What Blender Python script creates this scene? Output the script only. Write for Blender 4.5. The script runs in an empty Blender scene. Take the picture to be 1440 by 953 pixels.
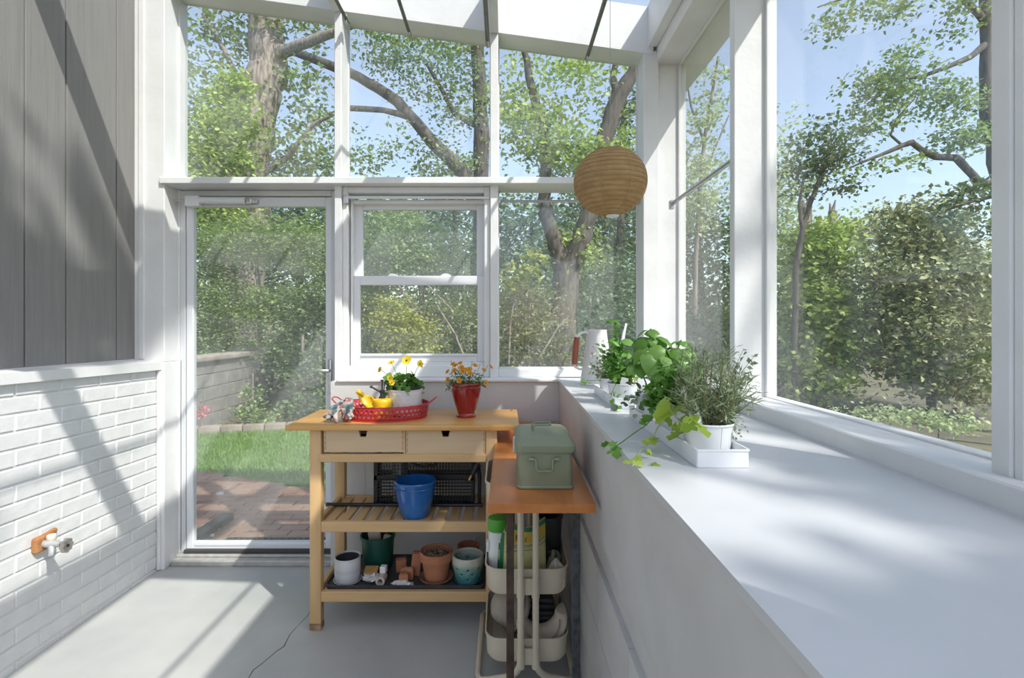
import bpy, bmesh, math, random
import numpy as np
from mathutils import Vector, Matrix, Euler
random.seed(7); RNG = np.random.default_rng(11)
SC = bpy.context.scene; COL = SC.collection
U0, V0, F, CZ = 709.0, 456.0, 729.0, 1.336
PI = math.pi
def P(u, v, Y): return Vector(((u-U0)*Y/F, Y, CZ-(v-V0)*Y/F))
def R(d): return math.radians(d)

# ------------------------------------------------------------------ materials
MATS = {}
def mat(name, c, c2=None, scale=8.0, rough=0.5, metal=0.0, bump=0.0, bscale=None, stretch=(1,1,1), detail=4.0,
        lo=0.35, hi=0.65, transl=None, coat=0.0, spec=0.5, island=False, sheen=0.0):
    if name in MATS: return MATS[name]
    m = bpy.data.materials.new(name); m.use_nodes = True
    nt = m.node_tree; N = nt.nodes; L = nt.links
    b = N['Principled BSDF']; out = N['Material Output']
    b.inputs['Roughness'].default_value = rough; b.inputs['Metallic'].default_value = metal
    b.inputs['Specular IOR Level'].default_value = spec
    b.inputs['Coat Weight'].default_value = coat
    col = None
    rgba = lambda k: (k[0], k[1], k[2], 1)
    if c2 is None: b.inputs['Base Color'].default_value = rgba(c)
    if c2 is not None or bump:
        tc = N.new('ShaderNodeTexCoord'); mp = N.new('ShaderNodeMapping'); mp.inputs['Scale'].default_value = stretch
        L.new(tc.outputs['Object'], mp.inputs['Vector'])
    if c2 is not None:
        ramp = N.new('ShaderNodeValToRGB'); ramp.color_ramp.elements[0].color = rgba(c); ramp.color_ramp.elements[1].color = rgba(c2)
        ramp.color_ramp.elements[0].position = lo; ramp.color_ramp.elements[1].position = hi
        if island:
            g = N.new('ShaderNodeNewGeometry'); L.new(g.outputs['Random Per Island'], ramp.inputs['Fac'])
        else:
            nz = N.new('ShaderNodeTexNoise'); nz.inputs['Scale'].default_value = scale; nz.inputs['Detail'].default_value = detail
            L.new(mp.outputs['Vector'], nz.inputs['Vector']); L.new(nz.outputs['Fac'], ramp.inputs['Fac'])
        L.new(ramp.outputs['Color'], b.inputs['Base Color']); col = ramp.outputs['Color']
    if bump:
        n2 = N.new('ShaderNodeTexNoise'); n2.inputs['Scale'].default_value = bscale or scale; n2.inputs['Detail'].default_value = 6
        L.new(mp.outputs['Vector'], n2.inputs['Vector'])
        bp = N.new('ShaderNodeBump'); bp.inputs['Strength'].default_value = bump; bp.inputs['Distance'].default_value = 0.01
        L.new(n2.outputs['Fac'], bp.inputs['Height']); L.new(bp.outputs['Normal'], b.inputs['Normal'])
    if transl is not None:
        t = N.new('ShaderNodeBsdfTranslucent'); mx = N.new('ShaderNodeMixShader'); mx.inputs['Fac'].default_value = transl
        if col is not None: L.new(col, t.inputs['Color'])
        else: t.inputs['Color'].default_value = rgba(c)
        L.new(b.outputs['BSDF'], mx.inputs[1]); L.new(t.outputs['BSDF'], mx.inputs[2]); L.new(mx.outputs['Shader'], out.inputs['Surface'])
    MATS[name] = m
    return m

def glass_mat(name, haze=0.03, tint=(0.97,0.985,0.98)):
    if name in MATS: return MATS[name]
    m = bpy.data.materials.new(name); m.use_nodes = True
    nt = m.node_tree; N = nt.nodes; L = nt.links
    N.remove(N['Principled BSDF']); out = N['Material Output']
    tr = N.new('ShaderNodeBsdfTransparent'); tr.inputs['Color'].default_value = (*tint, 1)
    df = N.new('ShaderNodeBsdfDiffuse'); df.inputs['Color'].default_value = (0.9,0.92,0.92,1)
    gl = N.new('ShaderNodeBsdfGlossy'); gl.inputs['Roughness'].default_value = 0.0
    lw = N.new('ShaderNodeLayerWeight'); lw.inputs['Blend'].default_value = 0.5
    pw = N.new('ShaderNodeMath'); pw.operation = 'POWER'; pw.inputs[1].default_value = 5.0; L.new(lw.outputs['Facing'], pw.inputs[0])
    fr = N.new('ShaderNodeMapRange'); fr.inputs['To Min'].default_value = 0.03; fr.inputs['To Max'].default_value = 0.8; L.new(pw.outputs[0], fr.inputs['Value'])
    nz = N.new('ShaderNodeTexNoise'); nz.inputs['Scale'].default_value = 2.2; nz.inputs['Detail'].default_value = 6
    tc = N.new('ShaderNodeTexCoord'); L.new(tc.outputs['Object'], nz.inputs['Vector'])
    mr = N.new('ShaderNodeMapRange'); mr.inputs['From Min'].default_value = 0.35; mr.inputs['From Max'].default_value = 0.75
    mr.inputs['To Min'].default_value = haze*0.5; mr.inputs['To Max'].default_value = haze*1.9
    L.new(nz.outputs['Fac'], mr.inputs['Value'])
    m1 = N.new('ShaderNodeMixShader'); L.new(mr.outputs['Result'], m1.inputs['Fac']); L.new(tr.outputs[0], m1.inputs[1]); L.new(df.outputs[0], m1.inputs[2])
    m2 = N.new('ShaderNodeMixShader'); L.new(fr.outputs[0], m2.inputs['Fac']); L.new(m1.outputs[0], m2.inputs[1]); L.new(gl.outputs[0], m2.inputs[2])
    L.new(m2.outputs[0], out.inputs['Surface'])
    MATS[name] = m
    return m

WHITE = mat('white_paint', (0.69,0.69,0.685), (0.75,0.75,0.745), scale=5, rough=0.45, bump=0.12, bscale=30)
WHITE2 = mat('white_vinyl', (0.72,0.73,0.755), rough=0.35)
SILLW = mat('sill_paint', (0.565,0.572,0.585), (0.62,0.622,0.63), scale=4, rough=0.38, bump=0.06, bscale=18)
GLASS = glass_mat('window_glass', 0.045)
GLASSD = glass_mat('dusty_glass', 0.062)
ROOFG = glass_mat('roof_glass', 0.02)

# ------------------------------------------------------------------ objects
WLOC = {}
def setp(o, label=None, cat=None, group=None, kind=None):
    if label: o['label'] = label
    if cat: o['category'] = cat
    if group: o['group'] = group
    if kind: o['kind'] = kind
    return o
def thing(name, label, cat, loc=(0,0,0), group=None, kind=None):
    o = bpy.data.objects.new(name, None); COL.objects.link(o); o.location = loc; o.empty_display_size = 0.05
    WLOC[o] = Vector(loc); return setp(o, label, cat, group, kind)
def link_mesh(name, me, m, parent=None, origin=None):
    """me is in world coordinates; shift it to its parent's or its own base point."""
    n = len(me.vertices); co = np.empty(n*3, dtype=np.float32); me.vertices.foreach_get('co', co); co = co.reshape(-1,3)
    if parent is not None: base = WLOC[parent]
    elif origin is not None: base = Vector(origin)
    else:
        mn = co.min(0); mx = co.max(0); base = Vector(((mn[0]+mx[0])/2, (mn[1]+mx[1])/2, mn[2]))
    co -= np.array(base, dtype=np.float32); me.vertices.foreach_set('co', co.ravel()); me.update()
    o = bpy.data.objects.new(name, me); COL.objects.link(o)
    if m is not None: me.materials.append(m)
    if parent is not None:
        o.parent = parent; WLOC[o] = WLOC[parent].copy()
    else:
        o.location = base; WLOC[o] = base.copy()
    return o
def dup(o, parent=None):
    c = o.copy(); COL.objects.link(c)
    if parent is not None: c.parent = parent
    for ch in list(o.children): dup(ch, c)
    return c

class MB:
    def __init__(s): s.bm = bmesh.new()
    def _add(s, tb, M=None):
        if M is not None: tb.transform(M)
        me = bpy.data.meshes.new('t'); tb.to_mesh(me); tb.free(); s.bm.from_mesh(me); bpy.data.meshes.remove(me); return s
    def box(s, x0, x1, y0, y1, z0, z1, bev=0.0, seg=2, M=None):
        tb = bmesh.new(); bmesh.ops.create_cube(tb, size=1.0)
        for v in tb.verts:
            v.co = Vector(((x0+x1)/2+v.co.x*(x1-x0), (y0+y1)/2+v.co.y*(y1-y0), (z0+z1)/2+v.co.z*(z1-z0)))
        if bev > 0: bmesh.ops.bevel(tb, geom=tb.edges[:], offset=bev, segments=seg, affect='EDGES', profile=0.5)
        return s._add(tb, M)
    def obox(s, c, size, rot=(0,0,0), bev=0.0, seg=2):
        M = Matrix.Translation(Vector(c)) @ Euler(rot).to_matrix().to_4x4()
        return s.box(-size[0]/2, size[0]/2, -size[1]/2, size[1]/2, -size[2]/2, size[2]/2, bev, seg, M)
    def hexa(s, p):   # 8 points: bottom 4 (ccw), top 4
        vs = [s.bm.verts.new(Vector(q)) for q in p]
        for f in ((3,2,1,0),(4,5,6,7),(0,1,5,4),(1,2,6,5),(2,3,7,6),(3,0,4,7)): s.bm.faces.new([vs[i] for i in f])
        return s
    def prism(s, pts, ext, bev=0.0):
        tb = bmesh.new(); ext = Vector(ext); a = [tb.verts.new(Vector(p)) for p in pts]; b = [tb.verts.new(Vector(p)+ext) for p in pts]
        n = len(a); tb.faces.new(a[::-1]); tb.faces.new(b)
        for i in range(n): tb.faces.new((a[i], a[(i+1)%n], b[(i+1)%n], b[i]))
        bmesh.ops.recalc_face_normals(tb, faces=tb.faces[:])
        if bev > 0: bmesh.ops.bevel(tb, geom=tb.edges[:], offset=bev, segments=1, affect='EDGES')
        return s._add(tb)
    def tube(s, pts, r, seg=8, closed=False, cap=True):
        pts = [Vector(p) for p in pts]; n = len(pts)
        rs = r if isinstance(r, (list, tuple)) else [r]*n
        rings = []; t0 = None; nrm = None
        for i in range(n):
            if closed: t = (pts[(i+1)%n]-pts[i-1]).normalized()
            else: t = (pts[min(i+1,n-1)]-pts[max(i-1,0)]).normalized()
            if nrm is None:
                nrm = t.orthogonal().normalized()
            else:
                ax = t0.cross(t)
                if ax.length > 1e-6: nrm = Matrix.Rotation(t0.angle(t), 3, ax.normalized()) @ nrm
            nrm = (nrm - t*nrm.dot(t)).normalized(); bi = t.cross(nrm); t0 = t
            rings.append([s.bm.verts.new(pts[i] + (nrm*math.cos(2*PI*k/seg)+bi*math.sin(2*PI*k/seg))*rs[i]) for k in range(seg)])
        m = n if closed else n-1
        for i in range(m):
            A = rings[i]; B = rings[(i+1)%n]
            for k in range(seg): s.bm.faces.new((A[k], A[(k+1)%seg], B[(k+1)%seg], B[k]))
        if cap and not closed:
            s.bm.faces.new(rings[0][::-1]); s.bm.faces.new(rings[-1])
        return s
    def lathe(s, prof, c=(0,0,0), seg=36, M=None, sx=1.0, sy=1.0):
        tb = bmesh.new(); c = Vector(c); rings = []
        for r, z in prof:
            if r < 1e-5: rings.append([tb.verts.new((0,0,z))])
            else: rings.append([tb.verts.new((r*sx*math.cos(2*PI*k/seg), r*sy*math.sin(2*PI*k/seg), z)) for k in range(seg)])
        for i in range(len(rings)-1):
            A, B = rings[i], rings[i+1]
            for k in range(seg):
                k2 = (k+1) % seg
                if len(A) == 1 and len(B) == 1: continue
                if len(A) == 1: tb.faces.new((A[0], B[k2], B[k]))
                elif len(B) == 1: tb.faces.new((A[k], A[k2], B[0]))
                else: tb.faces.new((A[k], A[k2], B[k2], B[k]))
        MM = Matrix.Translation(c)
        if M is not None: MM = MM @ M
        return s._add(tb, MM)
    def ball(s, c, r, seg=12, M=None):
        r = r if isinstance(r, (tuple, list)) else (r, r, r)
        tb = bmesh.new(); bmesh.ops.create_uvsphere(tb, u_segments=seg, v_segments=max(6, seg*2//3), radius=1)
        MM = Matrix.Translation(Vector(c))
        if M is not None: MM = MM @ M
        return s._add(tb, MM @ Matrix.Diagonal((r[0], r[1], r[2], 1)))
    def poly(s, pts):
        s.bm.faces.new([s.bm.verts.new(Vector(p)) for p in pts]); return s
    def build(s, name, m, parent=None, smooth=True, ang=35, origin=None, solid=0, recalc=False):
        if recalc: bmesh.ops.recalc_face_normals(s.bm, faces=s.bm.faces[:])
        me = bpy.data.meshes.new(name); s.bm.to_mesh(me); s.bm.free()
        if smooth:
            me.polygons.foreach_set('use_smooth', [True]*len(me.polygons)); me.set_sharp_from_angle(angle=R(ang))
        o = link_mesh(name, me, m, parent, origin)
        if solid:
            sm = o.modifiers.new('thickness', 'SOLIDIFY'); sm.thickness = solid; sm.offset = 0
        return o
def struct(name, mb, m, parent=None, label=None, smooth=True):
    o = mb.build(name, m, parent, smooth)
    if parent is None:
        o['kind'] = 'structure'; o['category'] = name.split('_')[0]
        if label: o['label'] = label
    return o

LEAF = (np.array([[0,0,0],[-.32,.42,.10],[0,1,-.05],[.32,.42,.10]], dtype=np.float32), [(0,1,2),(0,2,3)])
LONG = (np.array([[0,0,0],[-.16,.40,.06],[0,1,-.08],[.16,.40,.06]], dtype=np.float32), [(0,1,2),(0,2,3)])
NEED = (np.array([[0,0,0],[-.055,.5,.02],[0,1,0],[.055,.5,.02]], dtype=np.float32), [(0,1,2),(0,2,3)])
MAPLE = (np.array([[0,0,0],[-.5,.25,.05],[-.28,.5,.02],[-.42,.8,.04],[0,1.1,-.08],[.42,.8,.04],[.28,.5,.02],[.5,.25,.05],[0,.45,0]], dtype=np.float32),
         [(0,8,1),(1,8,2),(2,8,3),(3,8,4),(4,8,5),(5,8,6),(6,8,7),(7,8,0)])
def _unit(a): return a/np.maximum(np.linalg.norm(a, axis=1, keepdims=True), 1e-6)
def leaf_mesh(name, pos, size, tmpl, m, parent, upbias=0.6, axis=None, droop=0.2, normal=None, jit=1.0):
    """Leaves as real little folded blades at world positions pos (n,3)."""
    V, FC = tmpl; n = len(pos)
    if np.isscalar(size): size = np.full(n, size)
    size = size*RNG.uniform(.7, 1.25, n)
    nr = RNG.normal(size=(n,3)); nr[:,2] = np.abs(nr[:,2])+upbias
    if normal is not None: nr = nr*0.5*jit+normal*1.2
    nr = _unit(nr)
    ax = RNG.normal(size=(n,3)); ax[:,2] -= droop
    if axis is not None: ax = axis + 0.45*jit*ax
    ax = ax - nr*np.sum(ax*nr, axis=1, keepdims=True); ax = _unit(ax)
    bx = np.cross(ax, nr)
    w = (pos[:,None,:] + size[:,None,None]*(V[None,:,0,None]*bx[:,None,:]+V[None,:,1,None]*ax[:,None,:]+V[None,:,2,None]*nr[:,None,:])).reshape(-1,3)
    k = len(V); fl = np.array([len(f) for f in FC]); idx = np.concatenate([np.array(f) for f in FC])
    loops = (np.arange(n)[:,None]*k + idx[None,:]).ravel()
    tot = np.tile(fl, n); starts = np.concatenate([[0], np.cumsum(tot)[:-1]])
    me = bpy.data.meshes.new(name)
    me.vertices.add(n*k); me.vertices.foreach_set('co', w.astype(np.float32).ravel())
    me.loops.add(len(loops)); me.loops.foreach_set('vertex_index', loops.astype(np.int32))
    me.polygons.add(len(tot)); me.polygons.foreach_set('loop_start', starts.astype(np.int32))
    me.update(calc_edges=True)
    return link_mesh(name, me, m, parent)

# ------------------------------------------------------------------ camera, light, sky
cam = bpy.data.cameras.new('camera'); co = bpy.data.objects.new('camera', cam); COL.objects.link(co); SC.camera = co
co.location = (0,0,CZ); co.rotation_euler = (PI/2,0,0)
cam.sensor_width = 36; cam.lens = F/1440*36; cam.shift_x = (720-U0)/1440; cam.shift_y = (V0-476.5)/1440
cam.clip_start = 0.02; cam.clip_end = 300
SUND = Vector((-1.0, 1.0, -1.6)).normalized()
sl = bpy.data.lights.new('sun', 'SUN'); sl.energy = 4.0; sl.angle = R(0.6); sl.color = (1.0,0.96,0.9)
so = bpy.data.objects.new('sun', sl); COL.objects.link(so); so.rotation_euler = SUND.to_track_quat('-Z','Y').to_euler(); so.location = (6,-6,10)
w = bpy.data.worlds.new('world'); SC.world = w; w.use_nodes = True
nt = w.node_tree; bg = nt.nodes['Background']
sky = nt.nodes.new('ShaderNodeTexSky'); sky.sky_type = 'NISHITA'; sky.sun_disc = False
sky.sun_elevation = math.asin(1.6/math.sqrt(2+1.6**2)); sky.sun_rotation = math.atan2(1,-1); sky.air_density = 1.0; sky.dust_density = 1.5; sky.ozone_density = 1.0
mx = nt.nodes.new('ShaderNodeMix'); mx.data_type = 'RGBA'; mx.blend_type = 'MIX'; mx.inputs['Factor'].default_value = 0.16
mx.inputs[7].default_value = (5.3,5.1,4.8,1)
nt.links.new(sky.outputs[0], mx.inputs[6]); nt.links.new(mx.outputs[2], bg.inputs['Color']); bg.inputs['Strength'].default_value = 0.2
SC.view_settings.view_transform = 'Standard'; SC.view_settings.look = 'None'; SC.view_settings.gamma = 1.0; SC.view_settings.use_curve_mapping = False
SC.view_settings.exposure = 0.5
SC.cycles.use_denoising = True; SC.cycles.transparent_max_bounces = 24; SC.cycles.max_bounces = 10; SC.cycles.diffuse_bounces = 5
SC.cycles.sample_clamp_indirect = 6; SC.cycles.caustics_reflective = False; SC.cycles.caustics_refractive = False
# ================================================================== the room
YF, YG = 2.85, 2.985        # back wall: front of the framing, glass plane
XI, XG = 0.85, 0.98         # right wall: room side of the framing, glass plane
SL = 0.138                  # roof pitch (falls to the right)
Y0 = -1.3                   # how far the room goes on behind the camera
tilt = lambda y: 0.0245*(2.8-y)
# floor
FLOORM = mat('grey_floor_paint', (0.38,0.388,0.378), (0.47,0.475,0.455), scale=2.5, rough=0.42, bump=0.10, bscale=9)
struct('floor', MB().box(-2.0, 0.45, Y0, 2.95, -0.12, 0), FLOORM, label='grey painted concrete floor')
fl = bpy.data.objects['floor']
ck = [P(418,868,2.36), P(406,893,2.24), P(396,906,2.17), P(388,916,2.12), P(372,928,2.06), P(356,946,1.99), P(345,960,1.93)]
ck = [Vector(((u-U0)/F*(CZ*F/(v-V0)), CZ*F/(v-V0), 0.0)) for u, v in ((445,845),(432,866),(418,880),(407,893),(399,909),(388,916),(372,930),(356,942),(348,956),(330,975))]
cb = MB(); cb.tube([Vector((p.x, p.y, -0.0008)) for p in ck], [0.0012,.002,.0016,.0022,.0026,.0022,.002,.0024,.002,.002], seg=6)
cb.build('floor_crack', mat('crack_dirt', (0.10,0.10,0.09), rough=0.9), fl)
# painted brick wall on the left, courses run out of level as in the old house
BR = mat('painted_brick', (0.68,0.685,0.68), (0.73,0.73,0.725), scale=14, rough=0.5, bump=0.25, bscale=30)
mb = MB(); xw = -1.89; hc = 0.0685
mb.hexa([(-2.02,Y0,-.1),(xw-.0030,Y0,-.1),(xw-.0030,2.83,-.1),(-2.02,2.83,-.1),(-2.02,Y0,1.09+tilt(Y0)),(xw-.0030,Y0,1.09+tilt(Y0)),(xw-.0030,2.83,1.088),(-2.02,2.83,1.088)])
for k in range(-2, 16):
    z = 0.014+k*hc
    y = 2.835 - (0.105 if k % 2 else 0.0) + 0.1
    while y > Y0:
        a, b = max(y-0.2005, Y0), min(y, 2.828); y -= 0.208
        if b-a < 0.02: continue
        t = tilt((a+b)/2); dz = random.uniform(-.0015,.0015); dx = random.uniform(-.0006,.0008)
        if z+t+hc < 0.0: continue
        mb.obox((xw-0.006+dx, (a+b)/2, z+t+0.031+dz), (0.016, b-a, 0.0605), (math.atan(-0.0245)+random.uniform(-.003,.003),0,random.uniform(-.002,.002)), 0.0035, 1)
struct('wall_left', mb, BR, label='white painted brick wall under the grey siding')
# grey grooved siding above it
SID = mat('grey_siding', (0.20,0.195,0.19), (0.245,0.24,0.23), scale=3, rough=0.75, bump=0.22, bscale=7, stretch=(1,12,0.8), detail=7, lo=.2, hi=.8)
mb = MB(); gy = [2.689,2.379,2.174]; edges = [2.83]
for g in (2.689,2.379,2.174,1.87,1.565,1.26,0.955,0.65,0.345,0.04,-0.26,-0.57,-0.87): edges += [g+.004, g-.004]
edges.append(Y0)
mb.box(-2.05,-2.019, Y0, 2.83, 1.13, 3.56)
for i in range(0, len(edges), 2): mb.box(-2.03,-2.01, edges[i+1], edges[i], 1.13, 3.56, 0.002, 1)
struct('wall_left_siding', mb, SID, label='grey grooved wood siding on the left')
mb = MB(); mb.hexa([(-2.02,Y0,1.089+tilt(Y0)),(-1.863,Y0,1.089+tilt(Y0)),(-1.863,2.825,1.089),(-2.02,2.825,1.089),(-2.02,Y0,1.140+tilt(Y0)*.55),(-1.863,Y0,1.132+tilt(Y0)),(-1.863,2.825,1.132),(-2.02,2.825,1.150)])
struct('trim_1', mb, WHITE, label='white ledge capping the brick wall')
# back wall framing
def zrail(x): return 2.822+SL*(0.79-x)          # bottom of the gable board
def zroof(x): return 3.10+SL*(0.79-x)
mb = MB(); mb.box(-2.02,-1.849, YF-.03, 2.95, 1.13, 3.5, 0.003, 1); mb.box(-1.985,-1.955, YF-.038, YF-.03, 1.15, 3.5, 0.002,1); mb.box(-2.0,-1.838, 2.94, 3.01, 1.13, 3.5)
struct('trim_2', mb, WHITE, label='white corner post beside the glazed door, upper part')
mb = MB(); mb.box(-1.905,-1.849, YF-.03, 2.95, 0.0, 1.13, 0.003, 1); mb.box(-1.885,-1.868, YF-.04, YF-.03, 0.005, 1.088, 0.002,1); mb.box(-2.0,-1.832, 2.94, 3.01, 0, 1.13)
struct('trim_3', mb, WHITE, label='white corner post beside the door, lower part')
XM1, XM2 = (-0.934,-0.895), (-0.077,-0.033)
def post(name, x0, x1, z0, z1, label, ya=YF, yb=YG+.03):
    return struct(name, MB().box(x0, x1, ya, yb, z0, z1, 0.003, 1), WHITE, label=label)
post('trim_4', XM1[0], XM1[1], 0.03, zrail(XM1[0])+.01, 'white mullion between the door and the sash window')
post('trim_5', XM2[0], XM2[1], 1.04, zrail(XM2[0])+.01, 'white mullion right of the sash window')
post('trim_6', 0.765, XI, 1.045, 2.84, 'white corner stud at the end of the back glazing')
ZB0, ZB1 = 2.099, 2.134
mb = MB().box(-1.868, 0.765, YF-.045, YG+.03, ZB0, ZB1, 0.003, 1)
struct('trim_7', mb, WHITE, label='white horizontal beam across the back glazing')
# gable board above the back glazing (its underside follows the roof)
mb = MB().prism([(-2.02,YF-.005,zrail(-2.02)),(0.82,YF-.005,zrail(0.82)),(0.82,YF-.005,zroof(0.82)-.02),(-2.02,YF-.005,zroof(-2.02)-.02)], (0,0.165,0), 0.002)
struct('wall_back_gable', mb, WHITE, label='white sloping gable board above the back windows')
# low wall below the back windows, with its board sill
mb = MB().box(-0.934, 0.33, 2.79, 2.96, 0.0, 1.028)
for x in (-0.75,-0.52,-0.30,0.02): mb.box(x-.002, x+.002, 2.7885, 2.79, 0.2, 0.95)
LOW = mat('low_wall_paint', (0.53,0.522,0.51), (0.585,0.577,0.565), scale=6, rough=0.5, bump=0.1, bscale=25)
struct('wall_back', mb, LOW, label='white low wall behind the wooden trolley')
struct('trim_8', MB().box(-0.90, 0.30, 2.775, 3.03, 1.028, 1.043, 0.003, 1), WHITE, label='white sill board on the low back wall')
struct('baseboard_back', MB().box(-0.93, 0.30, 2.778, 2.79, 0.0, 0.075, 0.002, 1), LOW)
# right low wall of painted block with a deep shelf on top
mb = MB()
mb.hexa([(0.288,Y0,0),(1.02,Y0,0),(1.02,3.02,0),(0.305,3.02,0),(0.288,Y0,.70),(1.02,Y0,.70),(1.02,3.02,.70),(0.305,3.02,.70)])
for zc in (0.1,0.3,0.5):
    y = 2.78 - (0.0 if zc in (0.1,0.5) else 0.2)
    while y > Y0+.4:
        xq = lambda yy: 0.277+(yy-0.434)*0.0072
        mb.hexa([(xq(y-.397),y-.397,zc-.0985 if zc>.1 else 0),(0.32,y-.397,zc-.0985 if zc>.1 else 0),(0.32,y,zc-.0985 if zc>.1 else 0),(xq(y),y,zc-.0985 if zc>.1 else 0),(xq(y-.397),y-.397,zc+.0985),(0.32,y-.397,zc+.0985),(0.32,y,zc+.0985),(xq(y),y,zc+.0985)]); y -= 0.40
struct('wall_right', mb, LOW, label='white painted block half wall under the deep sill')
xe = lambda y: 0.271+(y-0.434)*0.0098
mb = MB().hexa([(xe(Y0),Y0,.70),(.40,Y0,.70),(.40,3.0,.70),(xe(3.0),3.0,.70),(xe(Y0),Y0,1.028),(.40,Y0,1.028),(.40,3.0,1.028),(xe(3.0),3.0,1.028)])
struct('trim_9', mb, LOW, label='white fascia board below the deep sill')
mb = MB().hexa([(xe(Y0)-.003,Y0,1.026),(XG+.04,Y0,1.026),(XG+.04,3.02,1.026),(xe(3.02)-.003,3.02,1.026),(xe(Y0)-.003,Y0,1.04),(XG+.04,Y0,1.04),(XG+.04,3.02,1.04),(xe(3.02)-.003,3.02,1.04)])
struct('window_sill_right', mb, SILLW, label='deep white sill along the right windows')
mb = MB().prism([(0.797,Y0,1.035),(1.06,Y0,1.035),(1.06,Y0,1.058),(0.797,Y0,1.084)], (0,3.02-Y0-.09,0), 0.004)
struct('trim_10', mb, WHITE, label='white sloped sill piece under the right windows')
# right wall: studs, header, eave board
for i, (ya, yb) in enumerate(((2.88,3.02),(1.918,1.955),(0.87,0.907),(-0.18,-0.143))):
    mb = MB().box(XI, XG+.03, ya, yb, 1.055, 2.80, 0.003, 1)
    if i in (1,2): mb.box(XI+.005, XI+.02, ya-.018, ya, 1.06, 2.8, 0.002, 1) if i == 2 else None
    struct('trim_%d' % (11+i), mb, WHITE, label=('white stud in the far right corner','white stud between the two right windows','white stud at the near end of the right window','white stud behind the camera')[i])
struct('trim_15', MB().box(XI-.01, XG+.04, Y0, 3.02, 2.78, 3.08, 0.003, 1), WHITE, label='white header above the right windows')
struct('trim_16', MB().box(0.79, XI-.01, Y0, 2.85, 2.86, 3.09, 0.003, 1), WHITE, label='white eave board beside the header')
struct('trim_17', MB().prism([(XG+.04,Y0,2.80),(1.14,Y0,2.79),(1.14,Y0,2.93),(XG+.04,Y0,3.06)], (0,3.3-Y0,0)), WHITE, label='white eave soffit outside the right windows')
# glazing stops of the right windows and panes
def rwin(n, ya, yb, m, label):
    r = thing('window_%d' % n, label, 'window', (XG,(ya+yb)/2,1.07), kind='structure')
    mb = MB()
    for a, b in ((ya, ya+.014),(yb-.014, yb)): mb.box(XG-.016, XG-.002, a, b, 1.062, 2.78, 0.002, 1)
    mb.box(XG-.016, XG-.002, ya+.014, yb-.014, 1.058, 1.072, 0.002, 1); mb.box(XG-.016, XG-.002, ya+.014, yb-.014, 2.766, 2.78, 0.002, 1)
    mb.build('window_frame', WHITE, r)
    MB().box(XG, XG+.005, ya, yb, 1.06, 2.78).build('glass_pane', m, r, smooth=False)
rwin(6, 1.955, 2.88, GLASSD, 'narrow-looking right window in the far corner')
rwin(7, 0.907, 1.918, GLASS, 'large right window over the bare part of the sill')
rwin(8, -0.143, 0.87, GLASS, 'right window beside the camera')
# back fixed panes
def bpane(n, pts, label, m=GLASS, extra=None):
    r = thing('window_%d' % n, label, 'window', (sum(p[0] for p in pts)/4, YG, min(p[1] for p in pts)), kind='structure')
    MB().prism([(x,YG,z) for x, z in pts], (0,.005,0)).build('glass_pane', m, r, smooth=False)
    mb = MB(); q = pts + pts[:1]
    for (xa,za),(xb,zb) in zip(q[:-1], q[1:]):
        mb.tube([(xa,YG-.006,za),(xb,YG-.006,zb)], 0.007, seg=4)
    mb.build('glazing_bead', WHITE, r, smooth=False)
    return r
def quad(x0, x1): return [(x0,ZB1),(x1,ZB1),(x1,zrail(x1)+.004),(x0,zrail(x0)+.004)]
bpane(1, quad(-1.849, XM1[0]), 'sloping-top pane above the glazed door', GLASSD)
bpane(2, quad(XM1[1], XM2[0]), 'sloping-top pane above the sash window')
bpane(3, quad(XM2[1], 0.765), 'sloping-top pane above the corner picture window')
w5 = bpane(5, [(XM2[1],1.088),(0.765,1.088),(0.765,ZB0),(XM2[1],ZB0)], 'fixed picture window at the back right corner', GLASSD)
MB().box(XM2[1], 0.765, YF+.03, YG+.02, 1.043, 1.088, 0.003, 1).build('bottom_rail', WHITE, w5)
GREYV = mat('grey_vinyl', (0.62,0.63,0.65), rough=0.4)
METAL = mat('brushed_steel', (0.50,0.50,0.50), (0.60,0.60,0.60), scale=40, rough=0.35, metal=0.9)
GALV = mat('galvanised_rod', (0.42,0.43,0.43), (0.52,0.53,0.53), scale=30, rough=0.4, metal=0.75)
# double hung sash window
r = thing('window_4', 'white sash window behind the flower pots', 'window', (-0.484, YG, 1.06), kind='structure')
def frame(mb, x0, x1, z0, z1, wl, wr, wb, wt, ya, yb, bev=0.004):
    mb.box(x0, x0+wl, ya, yb, z0, z1, bev, 1); mb.box(x1-wr, x1, ya, yb, z0, z1, bev, 1)
    mb.box(x0+wl, x1-wr, ya, yb, z0, z0+wb, bev, 1); mb.box(x0+wl, x1-wr, ya, yb, z1-wt, z1, bev, 1)
def px(u, Y): return (u-U0)*Y/F
def pz(v, Y): return CZ-(v-V0)*Y/F
mb = MB(); YS = 2.93
frame(mb, XM1[1], XM2[0], 1.043, ZB0, .03, .035, .062, .035, YF+.02, YG+.02)
frame(mb, px(493,2.9), px(687,2.9), 1.075, pz(281,2.9), .014, .014, .05, .02, YF+.045, YG+.02)
mb.build('outer_frame', WHITE, r)
YL = 2.925; YU = 2.955
mb = MB(); frame(mb, px(498,YL), px(683,YL), pz(509,YL), pz(388,YL), px(507,YL)-px(498,YL), px(683,YL)-px(671.5,YL), pz(497,YL)-pz(509,YL), pz(388,YL)-pz(401,YL), YL-.012, YL+.014)
ls = mb.build('lower_sash', WHITE2, r)
MB().box(px(507,YL), px(671.5,YL), YL-.002, YL+.003, pz(497,YL), pz(401,YL)).build('glass_pane', GLASSD, ls, smooth=False)
MB().box(px(509,YL), px(669,YL), YL-.022, YL-.010, pz(500,YL), pz(497,YL), .002, 1).build('lift_rail', WHITE2, ls)
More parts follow.
